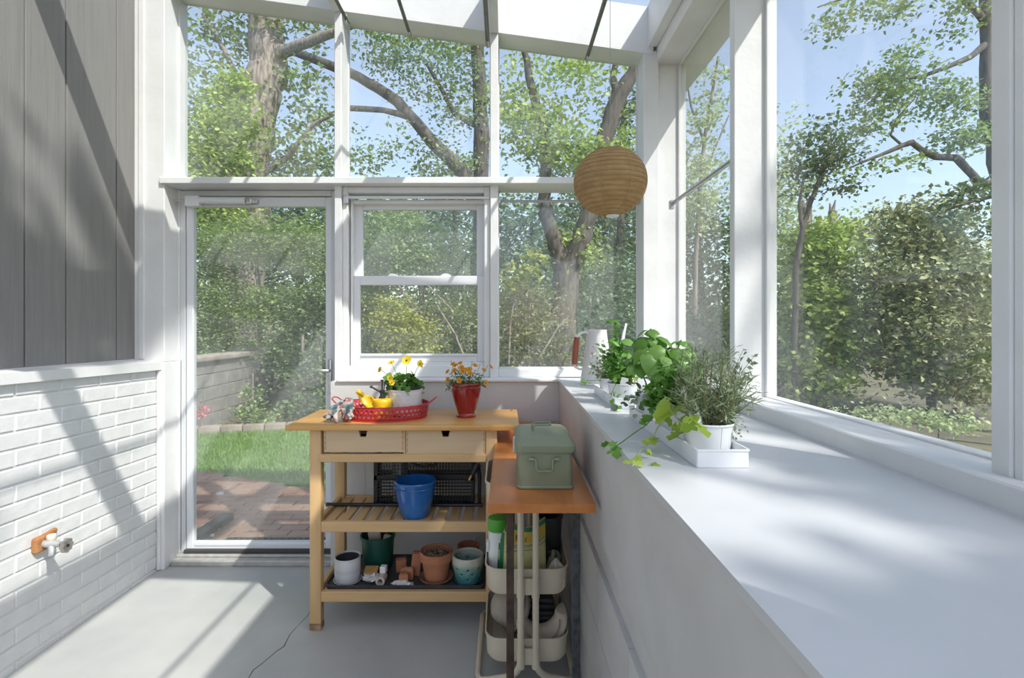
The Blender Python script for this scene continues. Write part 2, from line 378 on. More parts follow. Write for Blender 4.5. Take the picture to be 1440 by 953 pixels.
mb = MB(); frame(mb, px(499.5,YU), px(682,YU), pz(399,YU), pz(286,YU), px(511,YU)-px(499.5,YU), px(682,YU)-px(670.5,YU), pz(390,YU)-pz(399,YU), pz(286,YU)-pz(295.5,YU), YU-.012, YU+.014)
us = mb.build('upper_sash', WHITE2, r)
MB().box(px(511,YU), px(670.5,YU), YU-.002, YU+.003, pz(390,YU), pz(295,YU)).build('glass_pane', GLASSD, us, smooth=False)
for u in (553, 627):
    x = px(u, YL); z = pz(388,YL)
    mb = MB(); mb.prism([(x-.03,YL-.008,z-.002),(x+.03,YL-.008,z-.002),(x+.026,YL-.008,z+.006),(x+.008,YL-.008,z+.013),(x-.012,YL-.008,z+.013),(x-.026,YL-.008,z+.005)], (0,.016,0), 0.0015)
    mb.build('sash_lock', WHITE2, r)
# glazed storm door
d = thing('door_1', 'white framed full glass storm door', 'door', (-1.41, 2.95, 0.04), kind='structure')
YD = 2.945
mb = MB(); frame(mb, px(254,YD), px(471,YD), 0.045, ZB0-.002, .030, .018, .02, .032, YD-.005, YD+.05, .003); mb.build('door_frame', GREYV, d)
YD2 = 2.955
mb = MB(); frame(mb, px(264,YD2), px(468,YD2), pz(786,YD2)+.01, pz(278,YD2), px(274,YD2)-px(264,YD2), px(468,YD2)-px(459,YD2), pz(763,YD2)-pz(786,YD2), pz(278,YD2)-pz(291,YD2), YD2-.015, YD2+.02, .004)
leafd = mb.build('door_leaf', WHITE2, d)
MB().box(px(274,YD2), px(459,YD2), YD2, YD2+.005, pz(763,YD2), pz(290,YD2)).build('glass_pane', GLASSD, leafd, smooth=False)
mb = MB().box(px(276,YD2), px(457,YD2), YD2-.018, YD2-.006, pz(765.5,YD2), pz(761.5,YD2), .002, 1); mb.build('bottom_bead', WHITE2, leafd)
mb = MB().box(px(246,2.9), px(470,2.9), 2.86, 3.02, 0.0, 0.03, 0.004, 1); mb.box(px(246,2.9), px(470,2.9), 2.905, 3.02, 0.03, 0.045, .003, 1); mb.build('door_threshold', mat('dull_aluminium', (0.40,0.39,0.37), (0.5,0.49,0.47), scale=20, rough=0.5, metal=0.3), d)
mb = MB().box(px(258,2.92), px(468,2.92), 2.918, 2.95, 0.047, 0.066, .002, 1); mb.build('door_sweep', mat('dark_rubber', (0.05,0.05,0.05), rough=0.8), d)
HZ = pz(521,2.92); hx = px(463.5,2.93)
mb = MB(); mb.box(hx-.011, hx+.011, 2.928, 2.94, pz(553,2.93), pz(505,2.93), .006, 2); mb.build('handle_plate', METAL, d)
mb = MB(); mb.tube([(hx,2.93,HZ),(hx,2.895,HZ),(hx-.02,2.885,HZ+.002),(hx-.055,2.885,HZ+.008),(hx-.085,2.888,HZ-.002)], [.009,.009,.009,.007,.005], seg=10); mb.build('door_handle', METAL, d)
mb = MB(); zc = pz(281.5,2.90); mb.tube([(px(281,2.90),2.90,zc),(px(346,2.90),2.90,zc-.002)], .019, seg=14); mb.build('closer_cylinder', WHITE2, d)
mb = MB(); mb.box(px(262,2.905), px(282,2.905), 2.885, 2.93, zc-.035, zc+.024, .006, 2); mb.build('closer_bracket', WHITE2, d)
mb = MB(); mb.tube([(px(240,2.9),2.9,zc),(px(262,2.9),2.9,zc-.002)], .005, seg=8); mb.box(px(238,2.9)-.004, px(241,2.9)+.006, 2.885, 2.915, zc-.018, zc+.018, .003,1); mb.box(px(346,2.9), px(354,2.9), 2.89, 2.92, zc-.018, zc+.012, .004,1); mb.box(px(354,2.92), px(362,2.92), 2.91, 2.94, zc-.012, zc+.010, .003,1); mb.build('closer_arm', METAL, d)
# roof: depth-running purlins, glass panes, and the ridge flashing against the siding
for i, x in enumerate((XM1, XM2)):
    xc = (x[0]+x[1])/2
    struct('trim_%d' % (18+i), MB().box(xc-.024, xc+.024, Y0, YF-.005, zrail(xc)-.005, zroof(xc)-.01, .003, 1), WHITE, label=('white roof purlin over the sash window, left','white roof purlin nearest the middle of the room')[i])
struct('trim_20', MB().box(-2.02,-1.96, Y0, YF-.03, 3.30, 3.46, .003, 1), WHITE, label='white roof ledger along the siding')
xs = [-2.02, -0.915, -0.055, 1.10]
for i in range(3):
    a, b = xs[i], xs[i+1]
    for j, (ya, yb) in enumerate(((Y0,0.9),(0.9,YG+.05))):
        o = struct('window_roof_%d' % (i*2+j+1), MB().prism([(a+.004,ya+.003,zroof(a)),(b-.004,ya+.003,zroof(b)),(b-.004,ya+.003,zroof(b)+.006),(a+.004,ya+.003,zroof(a)+.006)], (0,yb-ya-.006,0)), ROOFG, label='clear roof pane between white purlins', smooth=False)
for i, (ya, yb) in enumerate(((1.918,1.955),(0.87,0.907),(-0.18,-0.143))):
    struct('trim_%d' % (22+i), MB().prism([(-2.0,ya,zroof(-2.0)-.24),(0.79,ya,zroof(.79)-.24),(0.79,ya,zroof(.79)-.008),(-2.0,ya,zroof(-2.0)-.008)], (0,yb-ya,0)), WHITE, label='white sloping roof rafter')
# rods: four under the roof, one along the right windows, two at the back windows
def rod(pts, rad, m, label, group, br=None, name='curtain_rod'):
    t = thing(name, label, 'rod', tuple(pts[0]), group)
    MB().tube(pts, rad, seg=10).build('rod', m, t)
    for b in ([] if br is None else br if isinstance(br, list) else [br]): b.build('bracket', METAL, t)
    return t
DARKROD = mat('dark_rod', (0.13,0.13,0.125), (0.20,0.195,0.19), scale=25, rough=0.45, metal=0.4)
for k, (u, v, rr, lab) in enumerate(((490,33,.010,'dark roof rod ending above the door mullion, first from left'),(577,50,.0095,'dark roof rod second from left, ending over the sash window'),
                      (686,62,.012,'dark roof rod beside the middle purlin, third from left'),(825,83,.0105,'dark roof rod furthest right, nearest the hanging lantern'))):
    p = P(u, v, YF-.01); q = Vector((p.x, -0.9, p.z))
    br = MB().box(p.x-.006, p.x+.006, p.y-.05, p.y+.004, p.z-.02, p.z+.022, .002, 1)
    rod([p+Vector((0,-.0,0)), q], rr, DARKROD, lab, 'rods under the glass roof', br, 'roof_rod')
p = P(946,286,2.66); xr = 0.862
rod([(xr,2.66,1.955),(xr,1.957,1.955)], .010, GALV, 'grey rod along the right windows beyond the lantern', 'rods at the windows', MB().box(XI-.004,xr+.006,2.64,2.668,1.925,1.97,.003,1))
zr = pz(283,2.93)
rod([(XM2[1]+.005,2.93,zr),(0.76,2.93,zr)], .008, GALV, 'thin grey rod across the corner picture window behind the lantern', 'rods at the windows', [MB().box(XM2[1],XM2[1]+.012,2.915,2.945,zr-.015,zr+.012,.002,1), MB().box(0.750,0.765,2.915,2.945,zr-.015,zr+.012,.002,1)])
zr = pz(278.5,2.88)
rod([(px(486,2.86),2.862,zr),(px(688,2.86),2.862,zr-.003)], .008, WHITE2, 'white rod across the top of the sash window', 'rods at the windows', MB().box(px(484,2.86)-.004,px(490,2.86),2.85,2.88,zr-.035,zr+.008,.003,1))
# paper lantern
lz = pz(256,2.2); lx = px(858,2.2)
t = thing('paper_lantern', 'round tan woven paper lantern hanging by the corner', 'lantern', (lx,2.2,lz-.155))
prof = []; nr = 19
for k in range(nr*8+1):
    a = -PI/2+0.18+(PI-0.36)*k/(nr*8); s = abs(math.sin(k/8*PI)); rr = 0.153+0.0032*s-0.002
    prof.append((rr*math.cos(a), rr*0.93*math.sin(a)))
LANT = mat('tan_paper', (0.46,0.295,0.13), (0.62,0.43,0.22), scale=18, rough=0.8, bump=0.5, bscale=60, stretch=(1,1,2.2), transl=0.35, lo=.3, hi=.7)
MB().lathe(prof, (lx,2.2,lz), seg=48).build('lantern_shade', LANT, t, ang=60)
mb = MB()
for k in range(nr+1):
    a = -PI/2+0.18+(PI-0.36)*k/nr; rr = 0.1535
    mb.tube([(lx+rr*math.cos(a)*math.cos(2*PI*j/40), 2.2+rr*math.cos(a)*math.sin(2*PI*j/40), lz+rr*0.93*math.sin(a)) for j in range(40)], .0011, seg=5, closed=True)
for j in range(8):
    a0 = 2*PI*j/8+.35; mb.tube([(lx+.1535*math.cos(a)*math.cos(a0), 2.2+.1535*math.cos(a)*math.sin(a0), lz+.1535*.93*math.sin(a)) for a in [-PI/2+.18+(PI-.36)*q/20 for q in range(21)]], .0014, seg=5)
mb.build('lantern_rib', mat('tan_rib', (0.42,0.27,0.115), rough=0.8), t)
mb = MB(); mb.tube([(lx,2.2,lz+.13),(lx,2.2,zroof(lx)-.0)], .0012, seg=6); mb.tube([(lx-.03,2.2,lz+.1),(lx,2.2,lz+.15),(lx+.03,2.2,lz+.1)], .0015, seg=6); mb.build('hanging_wire', mat('wire_grey', (0.3,0.3,0.3), rough=0.5), t)
MB().lathe([(0.0,-.147),(.026,-.147),(.028,-.141),(.022,-.139),(0,-.139)], (lx+.01,2.2,lz), seg=20).build('bottom_ring', WHITE2, t)
# ================================================================== furniture and things
def rr(cx, cy, w, d, r, n=6):
    out = []
    for (sx, sy, a0) in ((1,1,0),(-1,1,90),(-1,-1,180),(1,-1,270)):
        for k in range(n+1):
            a = R(a0+90*k/n); out.append((cx+sx*(w/2-r)+r*math.cos(a), cy+sy*(d/2-r)+r*math.sin(a)))
    return out
def loft(mb, loops, capa=False, capb=False):
    vs = [[mb.bm.verts.new(Vector(p)) for p in l] for l in loops]; n = len(vs[0])
    for A, B in zip(vs[:-1], vs[1:]):
        for k in range(n): mb.bm.faces.new((A[k], A[(k+1)%n], B[(k+1)%n], B[k]))
    if capa: mb.bm.faces.new(vs[0][::-1])
    if capb: mb.bm.faces.new(vs[-1])
    return mb
def skin(name, verts, edges, radii, m, parent=None, sub=2, origin=None):
    me = bpy.data.meshes.new(name); me.from_pydata([tuple(v) for v in verts], edges, [])
    o = link_mesh(name, me, m, parent, origin)
    s = o.modifiers.new('skin', 'SKIN'); s.use_smooth_shade = True
    if not me.skin_vertices: 
        bm = bmesh.new(); bm.from_mesh(me); bm.verts.layers.skin.verify(); bm.to_mesh(me); bm.free()
    for i, r_ in enumerate(radii):
        sv = me.skin_vertices[0].data[i]; sv.radius = (r_, r_) if not isinstance(r_, tuple) else r_; sv.use_root = (i == 0)
    b = o.modifiers.new('smooth', 'SUBSURF'); b.levels = sub; b.render_levels = sub
    return o

BIRCH = mat('birch_wood', (0.54,0.335,0.15), (0.64,0.425,0.215), scale=3.5, rough=0.5, bump=0.05, bscale=10, stretch=(1,9,9), lo=.25, hi=.75)
BIRCHV = mat('birch_wood_leg', (0.55,0.345,0.155), (0.64,0.425,0.215), scale=3.5, rough=0.5, bump=0.05, bscale=10, stretch=(9,9,1), lo=.25, hi=.75)
BIRCHY = mat('birch_wood_slat', (0.52,0.32,0.14), (0.62,0.41,0.20), scale=3.5, rough=0.55, bump=0.05, bscale=10, stretch=(9,1,9), lo=.25, hi=.75)
DRAW = mat('birch_drawer', (0.55,0.39,0.23), (0.64,0.47,0.30), scale=3.0, rough=0.6, bump=0.04, bscale=10, stretch=(1,9,9), lo=.25, hi=.75)
TOPW = mat('oiled_top', (0.54,0.275,0.075), (0.68,0.38,0.125), scale=3.0, rough=0.30, bump=0.03, bscale=8, stretch=(1,10,4), lo=.25, hi=.75, coat=0.08)
ORW = mat('orange_stained_wood', (0.42,0.135,0.03), (0.58,0.22,0.06), scale=3.0, rough=0.35, bump=0.06, bscale=8, stretch=(8,1,6), lo=.25, hi=.75)
# --- wooden trolley
TX0, TX1, TY0, TY1, TZ = -0.945, 0.066, 2.236, 2.664, 0.900
t = thing('wooden_trolley', 'light birch kitchen trolley with two drawers and slatted shelves by the door', 'trolley', ((TX0+TX1)/2, 2.45, 0))
mb = MB().box(TX0, TX1, TY0, TY1, TZ-.023, TZ, .004, 2); mb.build('tabletop', TOPW, t)
MB().lathe([(0,0),(.007,0),(.007,.001),(0,.001)], (TX1-.03,TY1-.03,TZ), seg=14).build('knot', mat('knot_dark', (0.06,0.03,0.015), rough=0.6), bpy.data.objects['tabletop'])
LX = (-0.850, -0.080); LW = 0.050; LYF, LYB = 2.262, 2.598
for i, x in enumerate(LX):
    for y in (LYF, LYB):
        lg = MB().box(x, x+LW, y, y+LW*0.86, 0.0, TZ-.0225, .004, 2).build('leg', BIRCHV, t)
        if i == 0 and y == LYF:
            MB().box(x-.0008, x+LW+.0008, y-.0008, y+LW*.86+.0008, 0.0, 0.034, .004, 1).build('water_stain', mat('stained_foot', (0.12,0.075,0.04), (0.40,0.25,0.12), scale=28, rough=0.7), lg)
A0, A1 = LX[0]+LW, LX[1]
for nm, z0, z1 in (('drawer_rail', 0.735, 0.770), ('shelf_rail', 0.427, 0.473), ('shelf_rail', 0.122, 0.167)):
    ov = -0.008 if nm == 'drawer_rail' else 0.0
    MB().box(A0-.012, A1+.004, LYF+.004+ov, LYF+.030, z0, z1, .003, 1).build(nm, BIRCH, t)
    MB().box(A0-.001, A1+.001, LYB+.012, LYB+.036, z0, z1, .003, 1).build(nm, BIRCH, t)
    for x in LX: MB().box(x+.012, x+.036, LYF+.042, LYB+.001, z0, z1, .003, 1).build(nm, BIRCHY, t)
MB().box(A0-.012, A1+.004, LYB+.012, LYB+.034, .770, TZ-.023).build('back_panel', BIRCH, t)
MB().box(px(569.5,2.28)-.004, px(569.5,2.28)+.004, LYF+.008, LYB+.012, .770, TZ-.023).build('drawer_divider', BIRCH, t)
NOTCH = mat('notch_shadow_wood', (0.07,0.045,0.025), rough=0.8)  # drawer floor coloured dark, painting in the shade behind the notch
YDr = LYF+.006
for (u0, u1, va, vb, un) in ((455.5,568,607,635.5,510.5),(571,682.5,608,638.5,626.5)):
    x0, x1, za, zb, xn = px(u0,YDr), px(u1,YDr), TZ-.026, pz(vb,YDr), px(un,YDr)
    dr = thing('drawer', None, None, (x0,YDr,zb)); dr.parent = t; dr.location = Vector((x0,YDr,zb))-WLOC[t]
    mb = MB().prism([(x0,YDr,zb),(x1,YDr,zb),(x1,YDr,za),(xn+.020,YDr,za),(xn+.0125,YDr,za-.030),(xn-.0125,YDr,za-.030),(xn-.020,YDr,za),(x0,YDr,za)], (0,.016,0))
    mb.build('drawer_front', DRAW, dr, smooth=False)
    mb = MB().box(x0+.004, x0+.014, YDr+.016, LYB, zb+.004, za-.004); mb.build('drawer_side', DRAW, dr)
    mb = MB().box(x1-.014, x1-.004, YDr+.016, LYB, zb+.004, za-.004); mb.build('drawer_side', DRAW, dr)
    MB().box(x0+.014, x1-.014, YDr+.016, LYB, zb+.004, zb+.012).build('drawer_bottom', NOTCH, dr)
    for xx in (x0+.006, x1-.006):
        mb = MB().box(xx-.001, xx+.001, YDr-.0003, YDr+.002, zb+.008, za-.008)
        for k in range(4): mb.box(xx-.003, xx+.003, YDr-.0006, YDr+.002, zb+.010+k*.024, zb+.022+k*.024)
        mb.build('dovetail_joint', mat('end_grain', (0.42,0.27,0.14), rough=0.6), dr, smooth=False)
SZ = 0.466
n = 12
for k in range(n):
    xc = A0+.022+(A1-A0-.044)*k/(n-1)
    MB().box(xc-.0215, xc+.0215, LYF+.028, LYB+.014, SZ-.014, SZ, .002, 1).build('slat', BIRCHY, t)
    MB().box(xc-.0215, xc+.0215, LYF+.028, LYB+.014, 0.147, 0.161, .002, 1).build('slat', BIRCHY, t)
# --- narrow orange side table along the low wall
SY0, SY1, SZT = 1.497, 2.772, 0.817
s_ = thing('side_table', 'narrow orange wooden table on dark metal legs against the low wall', 'table', (0.11,2.1,0))
MB().hexa([(-.047,SY0,SZT-.026),(.2645,SY0,SZT-.026),(.279,SY1,SZT-.026),(-.034,SY1,SZT-.026),(-.047,SY0,SZT),(.2645,SY0,SZT),(.279,SY1,SZT),(-.034,SY1,SZT)]).build('tabletop', ORW, s_)
RUST = mat('rusty_leg', (0.045,0.028,0.022), (0.11,0.065,0.045), scale=18, rough=0.7, metal=0.3, bump=.2, bscale=60)
DARKM = mat('dark_steel_leg', (0.035,0.037,0.04), (0.085,0.09,0.095), scale=45, rough=0.6, metal=0.4)
for k, (x0, y0, mm) in enumerate(((.0065,1.545,RUST),(.2035,1.545,DARKM),(.0165,2.72,RUST),(.235,2.72,DARKM))):
    lg = MB().box(x0, x0+.023, y0, y0+.023, 0, SZT-.034, .002, 1).build('leg', mm, s_)
    MB().box(x0+.001, x0+.022, y0+.001, y0+.022, SZT-.034, SZT-.026).build('leg_cap', WHITE2, lg)
# --- cream metal trolley under the side table
CREAM = mat('cream_enamel', (0.58,0.50,0.375), (0.64,0.56,0.43), scale=6, rough=0.4)
RYF, RYB, RXC = 1.862, 2.238, 0.083
c_ = thing('utility_cart', 'cream metal three tier rolling cart tucked under the orange table', 'cart', (RXC,2.05,0))
for zt, hh in ((0.757,.096),(0.453,.098),(0.203,.092)):
    W_, D_ = .305, .370; cy = (RYF+RYB)/2
    L3 = lambda w, d, r_, z: [(x, y, z) for x, y in rr(RXC, cy, w, d, r_)]
    mb = MB(); loft(mb, [L3(W_-.07,D_-.07,.03,zt-hh), L3(W_-.03,D_-.03,.05,zt-hh+.003), L3(W_-.012,D_-.012,.055,zt-hh+.018), L3(W_-.006,D_-.006,.06,zt-.02), L3(W_-.004,D_-.004,.06,zt-.006),
                    L3(W_+.004,D_+.004,.062,zt-.004), L3(W_+.004,D_+.004,.062,zt+.003), L3(W_-.006,D_-.006,.058,zt+.003), L3(W_-.010,D_-.010,.056,zt-.02), L3(W_-.016,D_-.016,.05,zt-hh+.02), L3(W_-.05,D_-.05,.04,zt-hh+.006)], True, True)
    bn = mb.build('tray', CREAM, c_)
    for y in (RYF-.006, RYB+.006):
        mb = MB().ball((RXC+.003, y, zt-.062), (.0062,.004,.0062), 10); mb.build('screw', METAL, bn)
        mb = MB(); 
        for x in (.0585, .112): mb.tube([(x, y-.012 if y < cy else y+.012, zt-.088),(x, y-.012 if y < cy else y+.012, zt-.020)], .0145, seg=12)
        mb.box(.0585, .112, min(y, y+(-.006 if y<cy else .006)), max(y, y+(-.006 if y<cy else .006)), zt-.084, zt-.025, .002, 1)
        mb.build('pole_bracket', CREAM, bn)
for side, x in ((-1, .0585), (1, .112)):
    xo = -.097 if side < 0 else .258
    pts = [(x, RYF-.022, .775),(x, RYF-.022, .15),(x+side*.003, RYF-.021, .125),(x+side*.012, RYF-.015, .102),(x+side*.028, RYF-.005, .082),(x+side*.05, RYF+.015, .060),(xo-side*.035, 1.893, .038),(xo-side*.010, 1.900, .034),(xo, 1.925, .034),(xo, 2.10, .034),(xo, 2.32, .034),(xo-side*.010, 2.343, .034),(xo-side*.035, 2.35, .036),(x+side*.05, RYB+.07, .06),(x+side*.028, RYB+.04, .082),(x+side*.012, RYB+.028, .102),(x, RYB+.022, .15),(x, RYB+.022, .775)]
    MB().tube(pts, .0118, seg=10).build('pole', CREAM, c_)
    for yy in (1.95, 2.235):
        w_ = thing('caster', None, None, (xo,yy,0)); w_.parent = c_; w_.location = Vector((xo,yy,0))-WLOC[c_]
        MB().lathe([(0,-.008),(.013,-.008),(.0135,-.005),(.0135,.005),(.013,.008),(0,.008)], (xo,yy,.0138), seg=18, M=Matrix.Rotation(PI/2,4,'Y')).build('wheel', DARKM, w_)
        MB().box(xo-.011, xo+.011, yy-.012, yy+.012, .02, .03, .002, 1).build('caster_fork', CREAM, w_)
mb = MB().tube([(.0585,RYF-.022,.77),(.0615,RYF-.022,.776),(.0705,RYF-.022,.778),(.100,RYF-.022,.778),(.109,RYF-.022,.776),(.112,RYF-.022,.77)], .0118, seg=10); mb.build('handle', CREAM, c_)
# --- contents of the cart
GREENP = mat('green_plastic', (0.07,0.33,0.03), rough=0.4)
WPL = mat('white_plastic', (0.72,0.72,0.70), rough=0.4)
zb = .453-.092
t = thing('spray_bottle', 'white bottle with bright green lid in the middle of the cream cart', 'bottle', (-.027,1.97,zb))
MB().lathe([(0,0),(.032,0),(.035,.006),(.035,.13),(.0325,.15),(.035,.165),(.035,.19),(.031,.195),(0,.195)], (-.0255,1.975,zb), seg=28).build('bottle', WPL, t)
MB().lathe([(0,0),(.036,0),(.0365,.004),(.0365,.042),(.035,.046),(0,.046)], (-.0255,1.975,zb+.195), seg=32).build('lid', GREENP, t)
mb = MB().box(-.068,-.056,1.955,1.99,zb+.115,zb+.155,.005,2); mb.build('pour_spout', WPL, t)
# fertiliser bag: yellow green pouch with a dark green edge and faded print
BAGY = mat('pale_yellow_bag', (0.42,0.40,0.17), (0.52,0.49,0.24), scale=7, rough=0.5, bump=0.3, bscale=14)
t = thing('fertilizer_bag', 'yellow green garden product bag with dark green edge in the cart', 'bag', (.06,1.95,zb))
def bagpt(s, h):   # s across 0..1, h up 0..1
    bul = .035*math.sin(PI*min(max(s,0.02),.98))*math.sin(PI*(h*.85+.1))
    return Vector((-.030+.185*s+.012*h*(1-s), 1.925+.03*h-bul+.006*math.sin(9*s+5*h), zb+.004+(.195+.038*s)*h+.010*math.sin(7*s)*h))
N1, N2 = 16, 14
mb = MB(); g1 = [[mb.bm.verts.new(bagpt(i/N1, j/N2)) for j in range(N2+1)] for i in range(N1+1)]
g2 = [[mb.bm.verts.new(bagpt(i/N1, j/N2)+Vector((0,.012+.065*math.sin(PI*i/N1)*(1-j/N2)**.6+.0,0))) for j in range(N2+1)] for i in range(N1+1)]
for i in range(N1):
    for j in range(N2):
        mb.bm.faces.new((g1[i][j], g1[i+1][j], g1[i+1][j+1], g1[i][j+1])); mb.bm.faces.new((g2[i][j+1], g2[i+1][j+1], g2[i+1][j], g2[i][j]))
for i in range(N1): mb.bm.faces.new((g1[i][N2], g1[i+1][N2], g2[i+1][N2], g2[i][N2])); mb.bm.faces.new((g2[i][0], g2[i+1][0], g1[i+1][0], g1[i][0]))
for j in range(N2): mb.bm.faces.new((g1[0][j+1], g2[0][j+1], g2[0][j], g1[0][j])); mb.bm.faces.new((g1[N1][j], g2[N1][j], g2[N1][j+1], g1[N1][j+1]))
mb.build('pouch', BAGY, t, ang=80)
DKG = mat('dark_green_print', (0.01,0.13,0.05), rough=0.5); GOLD = mat('golden_print', (0.48,0.34,0.03), rough=0.5); INK = mat('dark_print', (0.05,0.045,0.03), rough=0.6)
def patch(s0, s1, h0f, h1f, ns=14, off=-.0012):
    mb = MB(); prev = None
    for i in range(ns+1):
        s = s0+(s1-s0)*i/ns; cur = []
        for k in range(5):
            h = h0f(s)+(h1f(s)-h0f(s))*k/4; cur.append(mb.bm.verts.new(bagpt(s, h)+Vector((0,off,0))))
        if prev:
            for k in range(4): mb.bm.faces.new((prev[k], cur[k], cur[k+1], prev[k+1]))
        prev = cur
    return mb
patch(-.0, .12, lambda s: 0.03, lambda s: .97-.4*s).build('green_edge', DKG, t)
patch(.12, 1.0, lambda s: .93, lambda s: 1.0).build('green_edge', DKG, t)
patch(.14, 1.0, lambda s: .72+.06*s, lambda s: .93).build('golden_band', GOLD, t)
for (sa, sb, hc_) in ((.14,1,.60),(.3,.98,.68),(.3,.98,.655)): 
    patch(sa, sb, lambda s: hc_+.08*s-.004, lambda s: hc_+.08*s+.004, off=-.002).build('print_line', INK, t)
mb = MB()
for k in range(7):
    s = .36+.035*k; a = bagpt(s, .78); b = bagpt(s+.012*(-1)**k, .86); mb.tube([a+Vector((0,-.003,0)), b+Vector((0,-.003,0))], .0016, seg=4)
mb.build('lettering', INK, t)
# dark pail at the back of the cart tier, cloth and wad of wrapping
DKPL = mat('dark_plastic', (0.035,0.035,0.035), (0.06,0.06,0.058), scale=12, rough=0.5)
t = thing('pail', 'dark grey pail behind the yellow bag in the cart', 'pail', (.178,2.11,zb))
MB().lathe([(0,0),(.045,0),(.058,.195),(.063,.195),(.063,.204),(.056,.204),(.044,.01),(0,.01)], (.178,2.115,zb), seg=30).build('body', DKPL, t)
MB().tube([(.178-.062*math.cos(a), 2.115, zb+.195+.04*math.sin(a)) for a in [PI*k/12 for k in range(13)]], .003, seg=6).build('bail_handle', METAL, t)
CLOTH = mat('striped_cloth', (0.05,0.07,0.05), (0.30,0.30,0.22), scale=24, rough=0.9, bump=.4, bscale=40, stretch=(3,1,.6), lo=.4, hi=.6)
t = thing('work_glove', 'crumpled green work glove at the right of the cart tier', 'glove', (.195,1.97,zb))
vv = [(.190,1.965,zb+.03),(.192,1.97,zb+.07),(.172,1.98,zb+.110),(.186,1.975,zb+.120),(.200,1.975,zb+.117),(.214,1.98,zb+.105),(.172,1.955,zb+.07)]
skin('fabric', vv, [(0,1),(1,2),(1,3),(1,4),(1,5),(0,6)], [(.032,.025),(.03,.02),.009,.009,.009,.009,.010], CLOTH, t)
t = thing('folded_rag', 'crumpled off-white rag at the front of the cart tier', 'rag', (.19,1.90,zb))
mb = MB(); 
for k in range(7): mb.tube([(.160+.012*k*.3, 1.905+.004*k, zb+.060+.004*k), (.19, 1.897+.003*k, zb+.080+.0035*k), (.222-.002*k, 1.905, zb+.066+.003*k)], [.010,.013,.009], seg=8)
mb.build('cloth', mat('offwhite_cloth', (0.50,0.45,0.38), (0.60,0.55,0.47), scale=20, rough=0.9, bump=.3, bscale=60), t)
MB().box(.155,.222,1.885,1.935,zb+.006,zb+.056,.012,2).build('bundle', bpy.data.materials['offwhite_cloth'], t)
# bottom tier: grey helmet-like cap and a cream knee pad
zl = .203-.086
FELT = mat('taupe_felt', (0.30,0.25,0.20), (0.36,0.31,0.25), scale=14, rough=0.9, bump=.2, bscale=80)
t = thing('sun_hat', 'taupe hat with a black band lying in the bottom cart tier', 'hat', (-.01,2.0,zl))
Mh = Matrix.Rotation(R(62),4,'Y') @ Matrix.Rotation(R(-14),4,'X')
MB().lathe([(.112,.0),(.108,.014),(.100,.02),(.096,.06),(.084,.105),(.055,.132),(0,.14)], (.046,2.03,zl+.100), seg=36, M=Matrix.Rotation(R(-52),4,'Y') @ Matrix.Rotation(R(22),4,'X') @ Matrix.Scale(.72,4)).build('crown', FELT, t, solid=.003)
MB().lathe([(.101,.012),(.0985,.012),(.0975,.036),(.0995,.036),(.101,.012)], (.046,2.03,zl+.100), seg=36, M=Matrix.Rotation(R(-52),4,'Y') @ Matrix.Rotation(R(22),4,'X') @ Matrix.Scale(.72,4)).build('hat_band', DKPL, t)
DIRTY = mat('dirty_white_rubber', (0.42,0.35,0.26), (0.62,0.55,0.45), scale=9, rough=0.8, bump=.25, bscale=30)
t = thing('knee_pad', 'dirty cream curved foam knee pad in the bottom cart tier', 'pad', (.14,1.95,zl))
mb = MB(); prev = None; NA = 26
for k in range(NA+1):
    a = R(188+184*k/NA); cx_, cz_ = .138, zl+.128
    w = .060+.028*math.sin(PI*k/NA); ro, ri = .098, .098-w*.72
    ring = [(ri,-.02),(ro*.90,-.055),(ro,-.045),(ro,.055),(ro*.92,.065),(ri,.03)]
    cur = [mb.bm.verts.new((cx_+q*math.cos(a), 1.955+yy, cz_+q*math.sin(a)*1.15)) for q, yy in ring]
    if prev:
        for j in range(6): mb.bm.faces.new((prev[j], cur[j], cur[(j+1)%6], prev[(j+1)%6]))
    else: mb.bm.faces.new(cur[::-1])
    prev = cur
mb.bm.faces.new(prev); kp = mb.build('foam_shell', DIRTY, t, ang=60, recalc=True); bv = kp.modifiers.new('s','SUBSURF'); bv.levels = bv.render_levels = 1
mb = MB(); mb.tube([(.138+.066*math.cos(R(195+170*k/20)), 1.905, zl+.128+.076*math.sin(R(195+170*k/20))) for k in range(21)], .003, seg=6); mb.build('seam', FELT, t)
t = thing('dark_cloth', 'black folded cloth behind the knee pad in the cart', 'cloth', (.1,2.12,zl))
mb = MB(); 
for k in range(5): mb.obox((.115+.004*k, 2.115, zl+.022+.025*k), (.18-.012*k, .13, .023), (R(random.uniform(-5,5)),R(random.uniform(-7,7)),R(random.uniform(-8,8))), .010, 3)
mb.build('cloth', DKPL, t)
